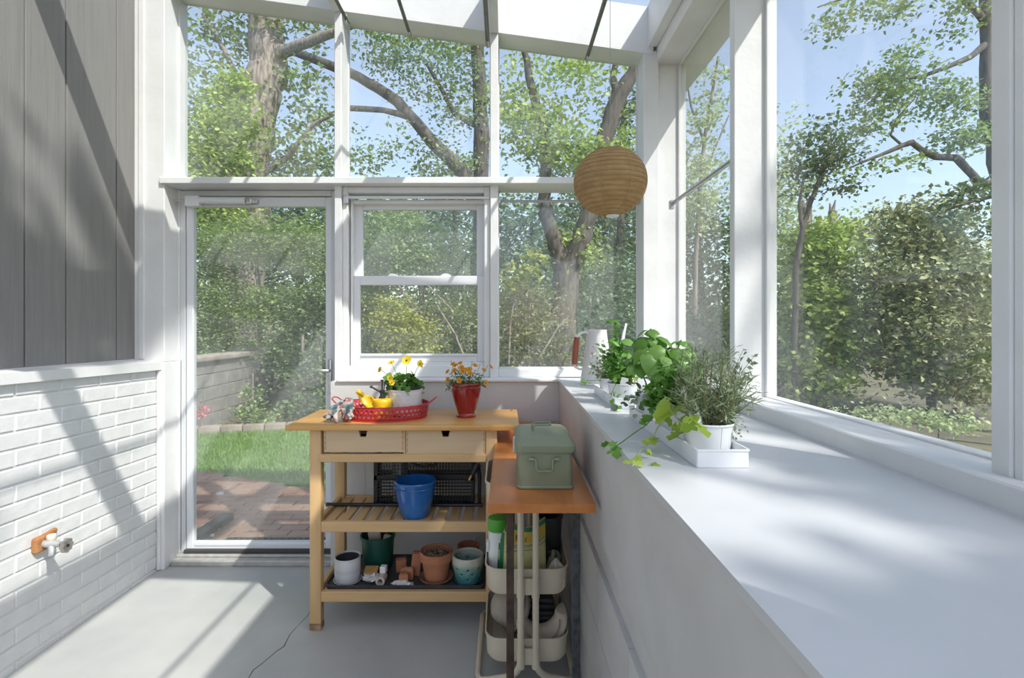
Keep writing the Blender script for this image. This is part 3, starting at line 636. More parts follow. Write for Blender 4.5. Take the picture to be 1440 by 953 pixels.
# --- sage tin with lid on the side table
SAGE = mat('sage_enamel', (0.205,0.235,0.15), (0.24,0.27,0.175), scale=4, rough=0.42)
t = thing('garden_tin', 'sage green metal tin box with wire handles on the orange table', 'box', (.1305,1.78,SZT))
cx_, cy_ = .131, 1.775; WT, DT = .178, .285
L3 = lambda w, d, r_, z: [(x, y, z) for x, y in rr(cx_, cy_, w, d, r_)]
mb = MB(); loft(mb, [L3(WT-.004,DT-.004,.014,SZT), L3(WT+.002,DT+.002,.016,SZT+.002), L3(WT+.002,DT+.002,.016,SZT+.006), L3(WT-.004,DT-.004,.016,SZT+.010), L3(WT-.006,DT-.006,.016,SZT+.118)], True, True)
mb.build('body', SAGE, t)
mb = MB(); zl_ = SZT+.116
loft(mb, [L3(WT-.008,DT-.008,.016,zl_), L3(WT+.012,DT+.012,.02,zl_), L3(WT+.014,DT+.014,.02,zl_+.004), L3(WT+.014,DT+.014,.02,zl_+.021), L3(WT+.006,DT+.006,.02,zl_+.026), L3(WT-.022,DT-.045,.02,zl_+.039), L3(WT-.028,DT-.055,.02,zl_+.0405)], True, True)
ld = mb.build('lid', SAGE, t)
zt_ = zl_+.0405
mb = MB().tube([(cx_-.035,cy_-.014,zt_+.001),(cx_-.033,cy_-.014,zt_+.016),(cx_-.026,cy_-.014,zt_+.021),(cx_+.022,cy_-.014,zt_+.021),(cx_+.027,cy_-.010,zt_+.021),(cx_+.027,cy_+.030,zt_+.021),(cx_+.022,cy_+.034,zt_+.021),(cx_-.026,cy_+.034,zt_+.021),(cx_-.033,cy_+.034,zt_+.016),(cx_-.035,cy_+.034,zt_+.001)], .0032, seg=8)
mb.build('lid_handle', SAGE, ld)
yf = cy_-DT/2+.001
mb = MB().tube([(cx_-.055,yf-.004,SZT+.095),(cx_-.034,yf-.006,SZT+.095),(cx_-.031,yf-.008,SZT+.091),(cx_-.031,yf-.012,SZT+.066),(cx_-.026,yf-.013,SZT+.060),(cx_+.016,yf-.013,SZT+.060),(cx_+.021,yf-.012,SZT+.066),(cx_+.021,yf-.008,SZT+.091),(cx_+.024,yf-.006,SZT+.095),(cx_+.045,yf-.004,SZT+.095)], .0034, seg=8)
mb.build('side_handle', SAGE, t)
for xx in (cx_-.047, cx_+.036): MB().box(xx-.008, xx+.008, yf-.008, yf+.003, SZT+.090, SZT+.101, .003, 2).build('handle_loop', SAGE, t)
MB().box(cx_-WT/2-.012, cx_-WT/2+.001, cy_-.03, cy_-.01, SZT+.085, zl_+.024, .002, 1).build('latch', METAL, t)

# --- on the birch top
REDM = mat('red_enamel', (0.40,0.022,0.03), (0.47,0.04,0.045), scale=5, rough=0.38)
t = thing('serving_tray', 'red oval metal tray with pierced sides on the birch trolley top', 'tray', (-.565,2.455,TZ))
tcx, tcy, ta, tb_ = -.565, 2.455, .208, .163
def ov(k, n, z, g=0.0): 
    a = 2*PI*k/n; return Vector((tcx+(ta+g)*math.cos(a), tcy+(tb_+g)*math.sin(a), z))
mb = MB(); NP = 56; rows = [(TZ+.008, TZ+.0145), None, (TZ+.0145, TZ+.0355), (TZ+.0355, TZ+.0565), (TZ+.0565, TZ+.070)]
gr = lambda z: -0.012+0.014*((z-TZ)/.075)
def cell(k0, z0, z1, hole):
    q = [ov(k0,NP,z0,gr(z0)), ov(k0+1,NP,z0,gr(z0)), ov(k0+1,NP,z1,gr(z1)), ov(k0,NP,z1,gr(z1))]
    if not hole: mb.poly(q); return
    c = (q[0]+q[1]+q[2]+q[3])/4; mids = [(q[i]+q[(i+1)%4])/2 for i in range(4)]
    # four-pointed opening: points near the edge middles, pinched towards the corners
    pt = []
    for i in range(4): pt += [c+(mids[i]-c)*.74, c+(q[(i+1)%4]-c)*.30]
    for i in range(4):
        a, b = q[i], q[(i+1)%4]; m_ = mids[i]
        mb.poly([a, m_, pt[2*i], pt[(2*i-1)%8]]); mb.poly([m_, b, pt[2*i+1], pt[2*i]])
for k in range(NP):
    cell(k, TZ+.001, TZ+.0145, False); cell(k, TZ+.0145, TZ+.0355, True); cell(k+.5, TZ+.0355, TZ+.0565, True); cell(k, TZ+.0565, TZ+.0655, False)
bmesh.ops.remove_doubles(mb.bm, verts=mb.bm.verts[:], dist=.0003)
mb.build('pierced_side', REDM, t, solid=.0016, recalc=True)
mb = MB(); vs = [mb.bm.verts.new(ov(k,56,TZ+.0012,-.012)) for k in range(56)]; mb.bm.faces.new(vs); vs2 = [mb.bm.verts.new(ov(k,56,TZ+.0028,-.012)) for k in range(56)]; mb.bm.faces.new(vs2)
for k in range(56): mb.bm.faces.new((vs[k], vs[(k+1)%56], vs2[(k+1)%56], vs2[k]))
mb.build('tray_bottom', REDM, t, recalc=True)
mb = MB(); mb.tube([ov(k,72,TZ+.0655+.0012*(k%2),gr(TZ+.0655)) for k in range(72)], .0026, seg=8, closed=True); mb.build('beaded_rim', REDM, t)
mb = MB(); mb.tube([ov(k,72,TZ+.0028,-.010) for k in range(72)], .0026, seg=8, closed=True); mb.build('base_rim', REDM, t)
for sgn in (-1, 1):
    pts = [(tcx+sgn*(ta-.004), tcy-.045, TZ+.060),(tcx+sgn*(ta+.018), tcy-.044, TZ+.078),(tcx+sgn*(ta+.032), tcy-.032, TZ+.089),(tcx+sgn*(ta+.036), tcy, TZ+.092),(tcx+sgn*(ta+.032), tcy+.032, TZ+.089),(tcx+sgn*(ta+.018), tcy+.044, TZ+.078),(tcx+sgn*(ta-.004), tcy+.045, TZ+.060)]
    MB().tube(pts, .003, seg=8).build('handle', REDM, t)
YEL = mat('yellow_enamel', (0.66,0.40,0.008), (0.74,0.47,0.015), scale=6, rough=0.35)
# yellow hand scoop lying against the tray side
t = thing('hand_scoop', 'yellow hand scoop leaning in the red tray beside the mister', 'scoop', (-.66,2.40,TZ+.003))
e = Matrix.Translation(P(507,553,2.40))
def arc(u, v, Y, w, dep, n=7, tilt_=0.0):
    c = P(u, v, Y); return [c+Vector((w*(-1+2*k/(n-1)), dep*(1-(1-2*k/(n-1))**2), tilt_*(-1+2*k/(n-1)))) for k in range(n)]
secs = [arc(526,572,2.39,.004,.002), arc(523,570,2.39,.020,.010,tilt_=.012), arc(518,565,2.392,.030,.016,tilt_=.006), arc(515,559,2.395,.036,.016,tilt_=-.004), arc(513,555.5,2.40,.034,.012,tilt_=-.006)]
mb = MB()
g_ = [[mb.bm.verts.new(p) for p in s] for s in secs]
for A, B in zip(g_[:-1], g_[1:]):
    for k in range(6): mb.bm.faces.new((A[k], A[k+1], B[k+1], B[k]))
mb.build('blade', YEL, t, solid=.0025)
mb = MB().tube([P(512,556,2.405), P(508,553.5,2.405), P(504.5,551,2.405), P(502,549.5,2.405)], [.007,.0105,.0125,.010], seg=12); mb.build('scoop_handle', YEL, t)
# brass-style plant mister with black pump
BLK = mat('black_metal', (0.028,0.03,0.033), rough=0.4, metal=0.3)
mxx, myy = px(537.5,2.42), 2.42
t = thing('plant_mister', 'round yellow plant mister with a black pump in the red tray', 'mister', (mxx,myy,TZ+.003))
MB().lathe([(0,0),(.040,0),(.044,.004),(.045,.012),(.045,.070),(.0445,.078),(.041,.084),(.030,.088),(.018,.089),(0,.089)], (mxx,myy,TZ+.003), seg=36).build('body', YEL, t)
zz = TZ+.092
MB().lathe([(0,0),(.015,0),(.016,.006),(.011,.010),(.010,.026),(.0125,.028),(.0125,.036),(.006,.040),(0,.040)], (mxx,myy,zz), seg=18).build('pump_collar', BLK, t)
MB().tube([(mxx,myy,zz+.03),(mxx,myy,zz+.070),(mxx+.001,myy,zz+.082)], [.004,.0038,.0035], seg=8).box(mxx-.008,mxx+.005,myy-.004,myy+.004,zz+.078,zz+.086,.002,1).build('pump_rod', BLK, t)
MB().tube([(mxx,myy,zz+.022),(mxx-.018,myy-.006,zz+.036),(mxx-.046,myy-.012,zz+.053)], [.005,.0042,.0042], seg=8).lathe([(0,0),(.006,0),(.007,.010),(0,.011)], (mxx-.044,myy-.0115,zz+.052), seg=12, M=Matrix.Rotation(R(-55),4,'Y')).build('spray_nozzle', BLK, t)
MB().tube([(mxx+.008,myy,zz+.030),(mxx+.020,myy-.002,zz+.034),(mxx+.034,myy-.003,zz+.046),(mxx+.038,myy-.003,zz+.064),(mxx+.030,myy-.003,zz+.080),(mxx+.016,myy-.002,zz+.083),(mxx+.012,myy-.001,zz+.070),(mxx+.009,myy,zz+.050)], .0028, seg=8, closed=True).build('trigger_ring', BLK, t)
# flowers
def flower(center, nrm, r, petals, mpet, mcen, parent, name='flower', cup=0.25, wide=.62):
    nrm = Vector(nrm).normalized(); a = nrm.orthogonal().normalized(); b = nrm.cross(a); c = Vector(center); mb = MB()
    for k in range(petals):
        th = 2*PI*k/petals+random.uniform(-.12,.12); d = a*math.cos(th)+b*math.sin(th); e_ = nrm.cross(d); rw = r*random.uniform(.9,1.1)
        pts = [c+d*rw*.08, c+d*rw*.45-e_*rw*wide*.75+nrm*rw*cup*.4, c+d*rw*.86-e_*rw*wide*.62+nrm*rw*cup*.8, c+d*rw*1.03+nrm*rw*cup*.7, c+d*rw*.86+e_*rw*wide*.62+nrm*rw*cup*.8, c+d*rw*.45+e_*rw*wide*.75+nrm*rw*cup*.4]
        m0 = mb.bm.verts.new(c+d*rw*.55+nrm*rw*cup*.25); vs = [mb.bm.verts.new(p) for p in pts]
        for j in range(6): mb.bm.faces.new((m0, vs[j], vs[(j+1)%6]))
    o = mb.build(name, mpet, parent, ang=80)
    MB().ball(c+nrm*r*.10, r*.20, 8).build('flower_eye', mcen, o)
    return o
YPET = mat('yellow_petal', (0.78,0.58,0.01), (0.85,0.68,0.03), scale=20, rough=0.6, transl=.3); EYE = mat('flower_eye_brown', (0.22,0.09,0.01), rough=0.7)
OPET = mat('orange_petal', (0.62,0.20,0.015), (0.72,0.34,0.02), island=True, rough=0.6, transl=.3, lo=0, hi=1)
LPAN = mat('pansy_leaf', (0.07,0.19,0.025), (0.14,0.30,0.05), island=True, rough=0.5, transl=.25, lo=0, hi=1)
SOIL = mat('potting_soil', (0.035,0.022,0.014), (0.09,0.06,0.04), scale=60, rough=0.95, bump=.8, bscale=90)
STEM = mat('green_stem', (0.10,0.22,0.04), rough=0.6)
pc = Vector((px(569.5,2.50),2.50,TZ+.003))
WCER = mat('white_ceramic', (0.70,0.69,0.665), (0.76,0.75,0.73), scale=5, rough=0.4)
t = thing('potted_pansy', 'white lattice textured pot of yellow pansies in the red tray', 'plant', tuple(pc))
# pot body with a raised diamond lattice
mb = MB(); NS, NZ = 72, 24; gridv = []
for j in range(NZ+1):
    z = .004+.115*j/NZ; row = []
    for k in range(NS):
        a = 2*PI*k/NS; r0 = .074+.009*j/NZ
        f = abs(math.sin((k/NS*2*PI*9+z*75)/1.0))*abs(math.sin((k/NS*2*PI*9-z*75)/1.0))
        row.append(mb.bm.verts.new(pc+Vector(((r0+.003*f)*math.cos(a),(r0+.003*f)*math.sin(a),z))))
    gridv.append(row)
for j in range(NZ):
    for k in range(NS): mb.bm.faces.new((gridv[j][k], gridv[j][(k+1)%NS], gridv[j+1][(k+1)%NS], gridv[j+1][k]))
mb.bm.faces.new(gridv[0][::-1])
mb.lathe([(.083,.117),(.0855,.119),(.0855,.123),(.083,.124),(.078,.122),(.074,.06),(.070,.012),(0,.010)], pc, seg=72)
mb.build('pot', WCER, t, ang=60)
MB().lathe([(0,0.05),(.058,.05),(.067,.135),(.070,.135),(.070,.139),(.065,.139),(.063,.128),(0,.128)], pc+Vector((.006,0,0)), seg=30).build('nursery_pot', DKPL, t)
n = 150; th = RNG.uniform(0,2*PI,n); rad = .085*np.sqrt(RNG.uniform(0,1,n)); hh = RNG.uniform(.0,1,n)
pos = np.stack([pc.x-.008+rad*np.cos(th), pc.y+rad*np.sin(th)*.9, pc.z+.128+.078*hh*(1.15-(rad/.1)**2)-.02*(rad>.07)], 1)
ROUND = (np.array([[0,0,0],[-.34,.25,.06],[-.42,.6,.08],[0,1,.0],[.42,.6,.08],[.34,.25,.06],[0,.55,-.02]], dtype=np.float32), [(0,6,1),(1,6,2),(2,6,3),(3,6,4),(4,6,5),(5,6,0)])
leaf_mesh('foliage', pos, .034, ROUND, LPAN, t, upbias=.5)
for (u, v, Y, nr, rr_) in ((534.5,519.5,2.47,(-.7,-.6,.3),.011),(550.5,510,2.49,(-.2,-.5,.85),.013),(572,506.5,2.48,(-.1,-1,.25),.0165),(590.5,511.5,2.50,(.6,-.6,.5),.014),(549,531,2.43,(-.4,-.9,.1),.013),(551,538,2.42,(.3,-.9,.0),.010)):
    c = P(u, v, Y); fo = flower(c, nr, rr_*1.45, 5, YPET, EYE, t)
    b = Vector((pc.x+(c.x-pc.x)*.4, pc.y, pc.z+.14)); m_ = (b+c)/2+Vector((0,0,.012))
    MB().tube([b, m_, c-Vector(nr).normalized()*.004], .0013, seg=6).build('stem', STEM, t)
# red glazed urn pot with small orange flowers
REDG = mat('red_glaze', (0.20,0.005,0.008), (0.31,0.012,0.012), scale=4, rough=0.14, coat=.6)
pc = Vector((px(655.5,2.455),2.455,TZ))
t = thing('potted_calibrachoa', 'glossy red glazed pot of small orange flowers', 'plant', tuple(pc))
MB().lathe([(0,0),(.045,0),(.0475,.003),(.0475,.009),(.0425,.013),(.0405,.019),(.044,.030),(.054,.062),(.064,.100),(.070,.128),(.0715,.140),(.0695,.1435),(.0715,.147),(.073,.158),(.072,.1605),(.068,.158),(.066,.14),(0,.138)], pc, seg=48).build('pot', REDG, t)
LCAL = mat('small_flower_leaf', (0.06,0.13,0.03), (0.16,0.27,0.07), island=True, rough=0.5, transl=.25, lo=0, hi=1)
n = 420; th = RNG.uniform(0,2*PI,n); rad = .092*np.sqrt(RNG.uniform(0,1,n)); hh = RNG.uniform(0,1,n)
pos = np.stack([pc.x+rad*np.cos(th)*1.02, pc.y+rad*np.sin(th)*.8, pc.z+.148+.085*hh*(1.05-(rad/.11)**2)-.02*np.maximum(rad-.07,0)/.02], 1)
leaf_mesh('foliage', pos, .020, LONG, LCAL, t, upbias=.4)
for (u, v, Y) in ((640,514,2.42),(647,511,2.43),(651,522,2.38),(655,520,2.40),(639,521,2.40),(660,519,2.41),(668,514,2.44),(680,520.5,2.43),(683,538.5,2.42),(646,535,2.385),(629.5,523,2.45),(690,516,2.46),(637,512,2.46),(649,516.5,2.39),(661,525,2.385),(630,534,2.43)):
    c = P(u, v, Y); d = Vector((c.x-pc.x, (c.y-pc.y)-.06, c.z-pc.z-.12)); flower(c, d, .014 if v > 508 else .0115, 5, OPET, EYE, t, cup=.35, wide=.7)
for u in (634,643,650,664,675,686):
    c = P(u, 506+random.uniform(0,8), 2.45); MB().tube([Vector((pc.x+(c.x-pc.x)*.5,2.455,pc.z+.15)), c], .0012, seg=5).build('stem', STEM, t)
# floral garden gloves draped over the tray's left end
FLOR = bpy.data.materials.new('floral_cotton'); FLOR.use_nodes = True
nt = FLOR.node_tree; b_ = nt.nodes['Principled BSDF']; b_.inputs['Roughness'].default_value = .9
vo = nt.nodes.new('ShaderNodeTexVoronoi'); vo.inputs['Scale'].default_value = 48; rp = nt.nodes.new('ShaderNodeValToRGB'); rp.color_ramp.interpolation = 'CONSTANT'
cols = [(0,(.42,.36,.32)),(.22,(.09,.12,.13)),(.40,(.34,.24,.21)),(.55,(.13,.22,.21)),(.70,(.05,.06,.08)),(.80,(.50,.42,.37)),(.92,(.30,.10,.10))]
el = rp.color_ramp.elements; el[0].position = 0; el[0].color = (*cols[0][1],1); el[1].position = cols[1][0]; el[1].color = (*cols[1][1],1)
for p_, c_c in cols[2:]: q_ = el.new(p_); q_.color = (*c_c,1)
sp = nt.nodes.new('ShaderNodeSeparateColor'); tc_ = nt.nodes.new('ShaderNodeTexCoord')
nt.links.new(tc_.outputs['Object'], vo.inputs['Vector']); nt.links.new(vo.outputs['Color'], sp.inputs[0]); nt.links.new(sp.outputs[0], rp.inputs['Fac']); nt.links.new(rp.outputs['Color'], b_.inputs['Base Color'])
def glove(label, palm, wrist, tips, thumb, r=.0105):
    t = thing('garden_glove', label, 'glove', tuple(palm[0]), 'floral garden gloves')
    vs = [palm[0], palm[1], wrist, (wrist+(wrist-palm[1])*.45)]; ed = [(0,1),(1,2),(2,3)]; rd = [(.026,.016),(.030,.016),(.026,.015),(.033,.017)]
    for i, tp in enumerate(tips):
        k = len(vs); base = palm[0]; mid = base+(tp-base)*.52+Vector((0,-.006,.006)); vs += [mid, tp]; ed += [(0,k),(k,k+1)]; rd += [r, r*.85]
    k = len(vs); vs += [palm[1]+(thumb-palm[1])*.55, thumb]; ed += [(1,k),(k,k+1)]; rd += [r*1.05, r*.9]
    skin('glove_fabric', vs, ed, rd, FLOR, t, sub=2)
Yg = 2.318
glove('floral garden glove draped leftmost, fingers down on the birch top', [P(470,580,Yg), P(478,572,Yg+.012)], P(486,565,Yg+.03), [P(454.5,587,Yg-.02),P(459,590,Yg-.025),P(466,592,Yg-.028),P(474,595,Yg-.028)], P(463,574,Yg-.005))
glove('floral garden glove hanging on the front of the red tray', [P(489,579,Yg-.012), P(489,571,Yg)], P(489,564,Yg+.03), [P(482,590,Yg-.02),P(487,591,Yg-.024),P(493,590,Yg-.022),P(497.5,587,Yg-.016)], P(499,575,Yg-.008), r=.0095)

# --- middle shelf
BLUE = mat('blue_glaze', (0.008,0.085,0.30), (0.025,0.15,0.42), scale=6, rough=0.16, coat=.5, bump=.1, bscale=14)
pc = Vector((px(584,2.355),2.355,SZ))
t = thing('blue_pot', 'cobalt blue glazed empty pot on the middle slatted shelf', 'pot', tuple(pc))
MB().lathe([(0,0),(.052,0),(.058,.004),(.068,.030),(.081,.075),(.090,.120),(.092,.150),(.0945,.156),(.0945,.163),(.091,.167),(.086,.164),(.083,.13),(.066,.04),(.05,.014),(0,.012)], pc, seg=48).build('pot', BLUE, t)
MB().lathe([(.0925,0),(.094,.002),(.0925,.004)], pc+Vector((0,0,.138)), seg=48).build('ridge', BLUE, t)
# black lattice crate
t = thing('plastic_crate', 'black plastic lattice crate standing behind the blue pot', 'crate', (px(596,2.55),2.56,SZ))
x0, x1, y0, y1, zc0, zc1 = px(526,2.50), px(666,2.50), 2.500, 2.592, SZ, SZ+.245
CRB = mat('black_crate_plastic', (0.028,0.026,0.026), rough=0.5)
def lat(name, ax, fix, a0, a1):
    mb = MB(); n = max(4, int((a1-a0)/.0145)); q = .0016
    def bb(p0, p1, z0, z1):
        if ax == 'x': mb.box(p0, p1, fix-.002, fix+.002, z0, z1)
        else: mb.box(fix-.002, fix+.002, p0, p1, z0, z1)
    for k in range(n+1): p = a0+(a1-a0)*k/n; bb(p-q, p+q, zc0+.01, zc1-.008)
    for k in range(15):
        z = zc0+.012+(zc1-zc0-.02)*k/14; bb(a0, a1, z-q, z+q)
    bb(a0, a1, zc0+.118, zc0+.140); bb(a0, a1, zc0, zc0+.014); bb(a0, a1, zc1-.012, zc1)
    bb(a0, a0+.012, zc0, zc1); bb(a1-.012, a1, zc0, zc1)
    return mb.build(name, CRB, t, smooth=False)
lat('front_lattice', 'x', y0, x0, x1); lat('back_lattice', 'x', y1, x0, x1); lat('side_lattice', 'y', x0, y0+.002, y1-.002); lat('side_lattice', 'y', x1, y0+.002, y1-.002)
MB().box(x0+.002, x1-.002, y0+.002, y1-.002, zc0, zc0+.004).build('crate_bottom', CRB, t)
MB().tube([(( x0+x1)/2+.005+.060*math.cos(a), y0-.004, zc1-.035+.024*math.sin(a)) for a in [2*PI*k/24 for k in range(24)]], .007, seg=8, closed=True).build('hand_grip', CRB, t)
t = thing('steel_can', 'silver metal can behind the blue pot, in the black crate', 'can', (px(563,2.54),2.545,SZ+.005))
MB().lathe([(0,0),(.037,0),(.038,.003),(.037,.006),(.037,.205),(.0385,.208),(.0385,.212),(.030,.214),(0,.212)], (px(563,2.54),2.546,SZ+.005), seg=32).build('can', METAL, t)
BRASS = mat('brass', (0.42,0.27,0.09), (0.52,0.36,0.14), scale=20, rough=0.35, metal=.9)
t = thing('hose_nozzle', 'black hose nozzle with brass tip at the right of the crate', 'nozzle', (px(664,2.46),2.47,SZ))
q0 = P(672,652,2.478); q1 = P(663,668,2.47); q2 = P(659.5,675,2.465)
MB().tube([q0, (q0+q1)/2, q1], [.020,.017,.010], seg=12).build('nozzle_body', BLK, t)
MB().tube([q1, q2], [.0085,.0105], seg=12).build('brass_tip', BRASS, t)
MB().tube([q0, q0+Vector((.008,.004,-.06)), Vector((q0.x+.006,q0.y+.008,SZ))], [.010,.009,.009], seg=10).build('grip', BLK, t)
t = thing('stake_rod', 'black rod lying across the middle shelf behind the blue pot', 'rod', (px(570,2.475),2.475,SZ))
MB().tube([(px(459,2.475),2.478,SZ+.0095),(-.104,2.472,SZ+.0095)], .0088, seg=12).build('rod', BLK, t)
MB().lathe([(0,-.006),(.0095,-.006),(.0095,.006),(0,.006)], (px(459,2.475)+.004,2.478,SZ+.0098), seg=12, M=Matrix.Rotation(PI/2,4,'Y')).build('end_cap', DKPL, t)

# --- bottom shelf: black liner tray and the pots on it
BZ = 0.161
t = thing('boot_tray', 'black plastic liner tray covering the bottom trolley shelf', 'tray', (-.44,2.44,BZ))
tx0, tx1, ty0, ty1 = A0+.004, A1-.003, LYF+.031, LYB+.01
L3 = lambda g, z: [(x, y, z) for x, y in rr((tx0+tx1)/2, (ty0+ty1)/2, tx1-tx0-g, ty1-ty0-g, .025)]
mb = MB(); loft(mb, [L3(.006,BZ), L3(.002,BZ+.018), L3(0,BZ+.020), L3(.006,BZ+.021), L3(.010,BZ+.006)], True, True); mb.build('tray', mat('black_tray', (0.04,0.04,0.042), (0.065,0.065,0.066), scale=10, rough=0.55), t)
BZ += .006
def saucer(r, h, c, m, t, nm='saucer'):
    return MB().lathe([(0,0),(r*.82,0),(r*.95,h*.5),(r,h),(r*.96,h),(r*.90,h*.55),(r*.78,.004),(0,.004)], c, seg=40).build(nm, m, t)
WGL = mat('white_grey_glaze', (0.42,0.43,0.46), (0.62,0.62,0.62), scale=6, rough=0.3, lo=.3, hi=.7, stretch=(.3,.3,4))
pc = Vector((px(489,2.364),2.364,BZ))
t = thing('white_planter', 'white and grey glazed cylinder planter at the left of the bottom shelf', 'pot', tuple(pc))
MB().lathe([(0,.004),(.050,.004),(.055,.010),(.0585,.04),(.0585,.112),(.0565,.116),(.053,.113),(.052,.035),(0,.03)], pc, seg=40).build('pot', WGL, t)
MB().lathe([(.0534,.108),(.0528,.108),(.0515,.042),(0,.040)], pc, seg=40).build('soil', DKPL, t)  # no soil: dark lining stands in for shade inside the empty planter
saucer(.0635,.012,pc,WGL,t)
GRN = mat('dark_green_plastic', (0.006,0.055,0.038), (0.012,0.085,0.055), scale=5, rough=0.42)
pc = Vector((px(531.5,2.50),2.50,BZ))
t = thing('nursery_bucket', 'dark green plastic nursery pot holding paper and sticks', 'pot', tuple(pc))
MB().lathe([(0,0),(.064,0),(.068,.006),(.078,.145),(.083,.146),(.0835,.160),(.080,.162),(.076,.158),(.066,.012),(0,.010)], pc, seg=36).build('pot', GRN, t)
PAPER = mat('brown_paper', (0.45,0.38,0.31), (0.56,0.49,0.42), scale=10, rough=0.85, bump=.4, bscale=25)
t2 = thing('paper_bag', 'crumpled pale paper bag standing in the green nursery pot', 'bag', (pc.x,pc.y,BZ+.06))
mb = MB().obox((pc.x-.014,pc.y+.006,BZ+.125),(.06,.035,.13),(R(6),R(-6),R(10)),.01,2); mb.build('bag', PAPER, t2)
t2 = thing('wood_offcut', 'pale wood offcut leaning in the green nursery pot', 'offcut', (pc.x+.04,pc.y,BZ+.06))
MB().obox((pc.x+.037,pc.y-.015,BZ+.105),(.035,.028,.115),(R(-8),R(14),R(-12)),.006,2).build('offcut', PAPER, t2)
TERRA = mat('terracotta', (0.38,0.145,0.07), (0.48,0.20,0.105), scale=7, rough=0.85, bump=.1, bscale=40)
TERRA2 = mat('dark_terracotta', (0.27,0.12,0.075), (0.36,0.17,0.11), scale=12, rough=0.9, bump=.1, bscale=40)
def clay(pc, rt, rb, h, m, t):
    MB().lathe([(0,0),(rb,0),(rb+.003,.004),(rt*.86,h*.68),(rt*.90,h*.69),(rt*.985,h*.70),(rt,h*.98),(rt*.985,h),(rt*.90,h),(rt*.88,h*.96),(rt*.80,h*.66),(rb*.85,.012),(0,.012)], pc, seg=44).build('pot', m, t)
pc = Vector((px(613.5,2.382),2.382,BZ))
t = thing('clay_pot', 'terracotta pot of dried plant stems on its saucer, bottom shelf', 'pot', tuple(pc), 'clay pots')
saucer(.078,.018,pc,TERRA2,t)
clay(pc+Vector((0,0,.005)), .0765, .050, .128, TERRA, t)
MB().lathe([(0,.108),(.066,.106)], pc, seg=30).build('soil', SOIL, t, solid=.004)
DRY = mat('dry_stem', (0.25,0.19,0.11), (0.42,0.34,0.22), island=True, rough=0.9, lo=0, hi=1)
n = 260; th = RNG.uniform(0,2*PI,n); rad = .058*np.sqrt(RNG.uniform(0,1,n))
leaf_mesh('dried_foliage', np.stack([pc.x+rad*np.cos(th), pc.y+rad*np.sin(th), pc.z+.112+RNG.uniform(0,.016,n)],1), .026, NEED, DRY, t, upbias=.3)
pc = Vector((px(659,2.56),2.548,BZ))
t = thing('clay_pot', 'small terracotta pot standing behind the teal speckled pot', 'pot', tuple(pc), 'clay pots')
clay(pc, .054, .036, .088, TERRA, t)
MB().tube([pc+Vector((.02,0,.06)), pc+Vector((.035,-.005,.115)), pc+Vector((.05,-.005,.135))], [.0022,.002,.0015], seg=6).build('dry_twig', DRY, t)
# teal orchid pot with round openings
TEAL = bpy.data.materials.new('teal_cream_glaze'); TEAL.use_nodes = True
nt = TEAL.node_tree; b_ = nt.nodes['Principled BSDF']; b_.inputs['Roughness'].default_value = .25
tc_ = nt.nodes.new('ShaderNodeTexCoord'); sx = nt.nodes.new('ShaderNodeSeparateXYZ'); nz = nt.nodes.new('ShaderNodeTexNoise'); nz.inputs['Scale'].default_value = 25
ad = nt.nodes.new('ShaderNodeMath'); ad.operation = 'MULTIPLY_ADD'; ad.inputs[1].default_value = .03; rp = nt.nodes.new('ShaderNodeValToRGB')
nt.links.new(tc_.outputs['Object'], sx.inputs[0]); nt.links.new(tc_.outputs['Object'], nz.inputs['Vector']); nt.links.new(nz.outputs['Fac'], ad.inputs[0]); nt.links.new(sx.outputs['Z'], ad.inputs[2])
mr = nt.nodes.new('ShaderNodeMapRange'); mr.inputs['From Max'].default_value = .14; nt.links.new(ad.outputs[0], mr.inputs['Value']); nt.links.new(mr.outputs[0], rp.inputs['Fac'])
el = rp.color_ramp.elements; el[0].position = .30; el[0].color = (.045,.20,.21,1); el[1].position = .80; el[1].color = (.50,.50,.40,1); q_ = el.new(.66); q_.color = (.20,.36,.30,1)
nt.links.new(rp.outputs['Color'], b_.inputs['Base Color'])
pc = Vector((px(658,2.368),2.368,BZ))
t = thing('orchid_pot', 'teal and cream glazed orchid pot with round holes', 'pot', tuple(pc))
mb = MB(); NS = 40; NZ = 15
def rp_(z): return .050+.019*min(1, z/.085)+.0005
hol = set()
for j0, offs in ((3,0),(6,2),(9,0)):
    for k0 in range(offs, NS, 5): hol.add((j0, k0))
gv = [[mb.bm.verts.new(pc+Vector((rp_(.006+.112*j/NZ)*math.cos(2*PI*k/NS), rp_(.006+.112*j/NZ)*math.sin(2*PI*k/NS), .006+.112*j/NZ))) for k in range(NS)] for j in range(NZ+1)]
for j in range(NZ):
    for k in range(NS):
        if (j,k) in hol: continue
        mb.bm.faces.new((gv[j][k], gv[j][(k+1)%NS], gv[j+1][(k+1)%NS], gv[j+1][k]))
mb.bm.faces.new(gv[0][::-1]); 
op = mb.build('pot', TEAL, t, solid=.006)
MB().tube([pc+Vector((.0675*math.cos(2*PI*k/40),.0675*math.sin(2*PI*k/40),.118)) for k in range(40)], .0048, seg=8, closed=True).build('rim', mat('cream_glaze', (.52,.51,.43), rough=.3), t)
saucer(.064,.014,pc,mat('teal_glaze', (.06,.16,.17), (.14,.25,.25), scale=12, rough=.3),t)
MB().tube([pc+Vector((-.045,.0,.09)), pc+Vector((-.052,-.02,.13)), pc+Vector((-.03,-.03,.134))], .0011, seg=5).build('wire_hook', DKPL, t)
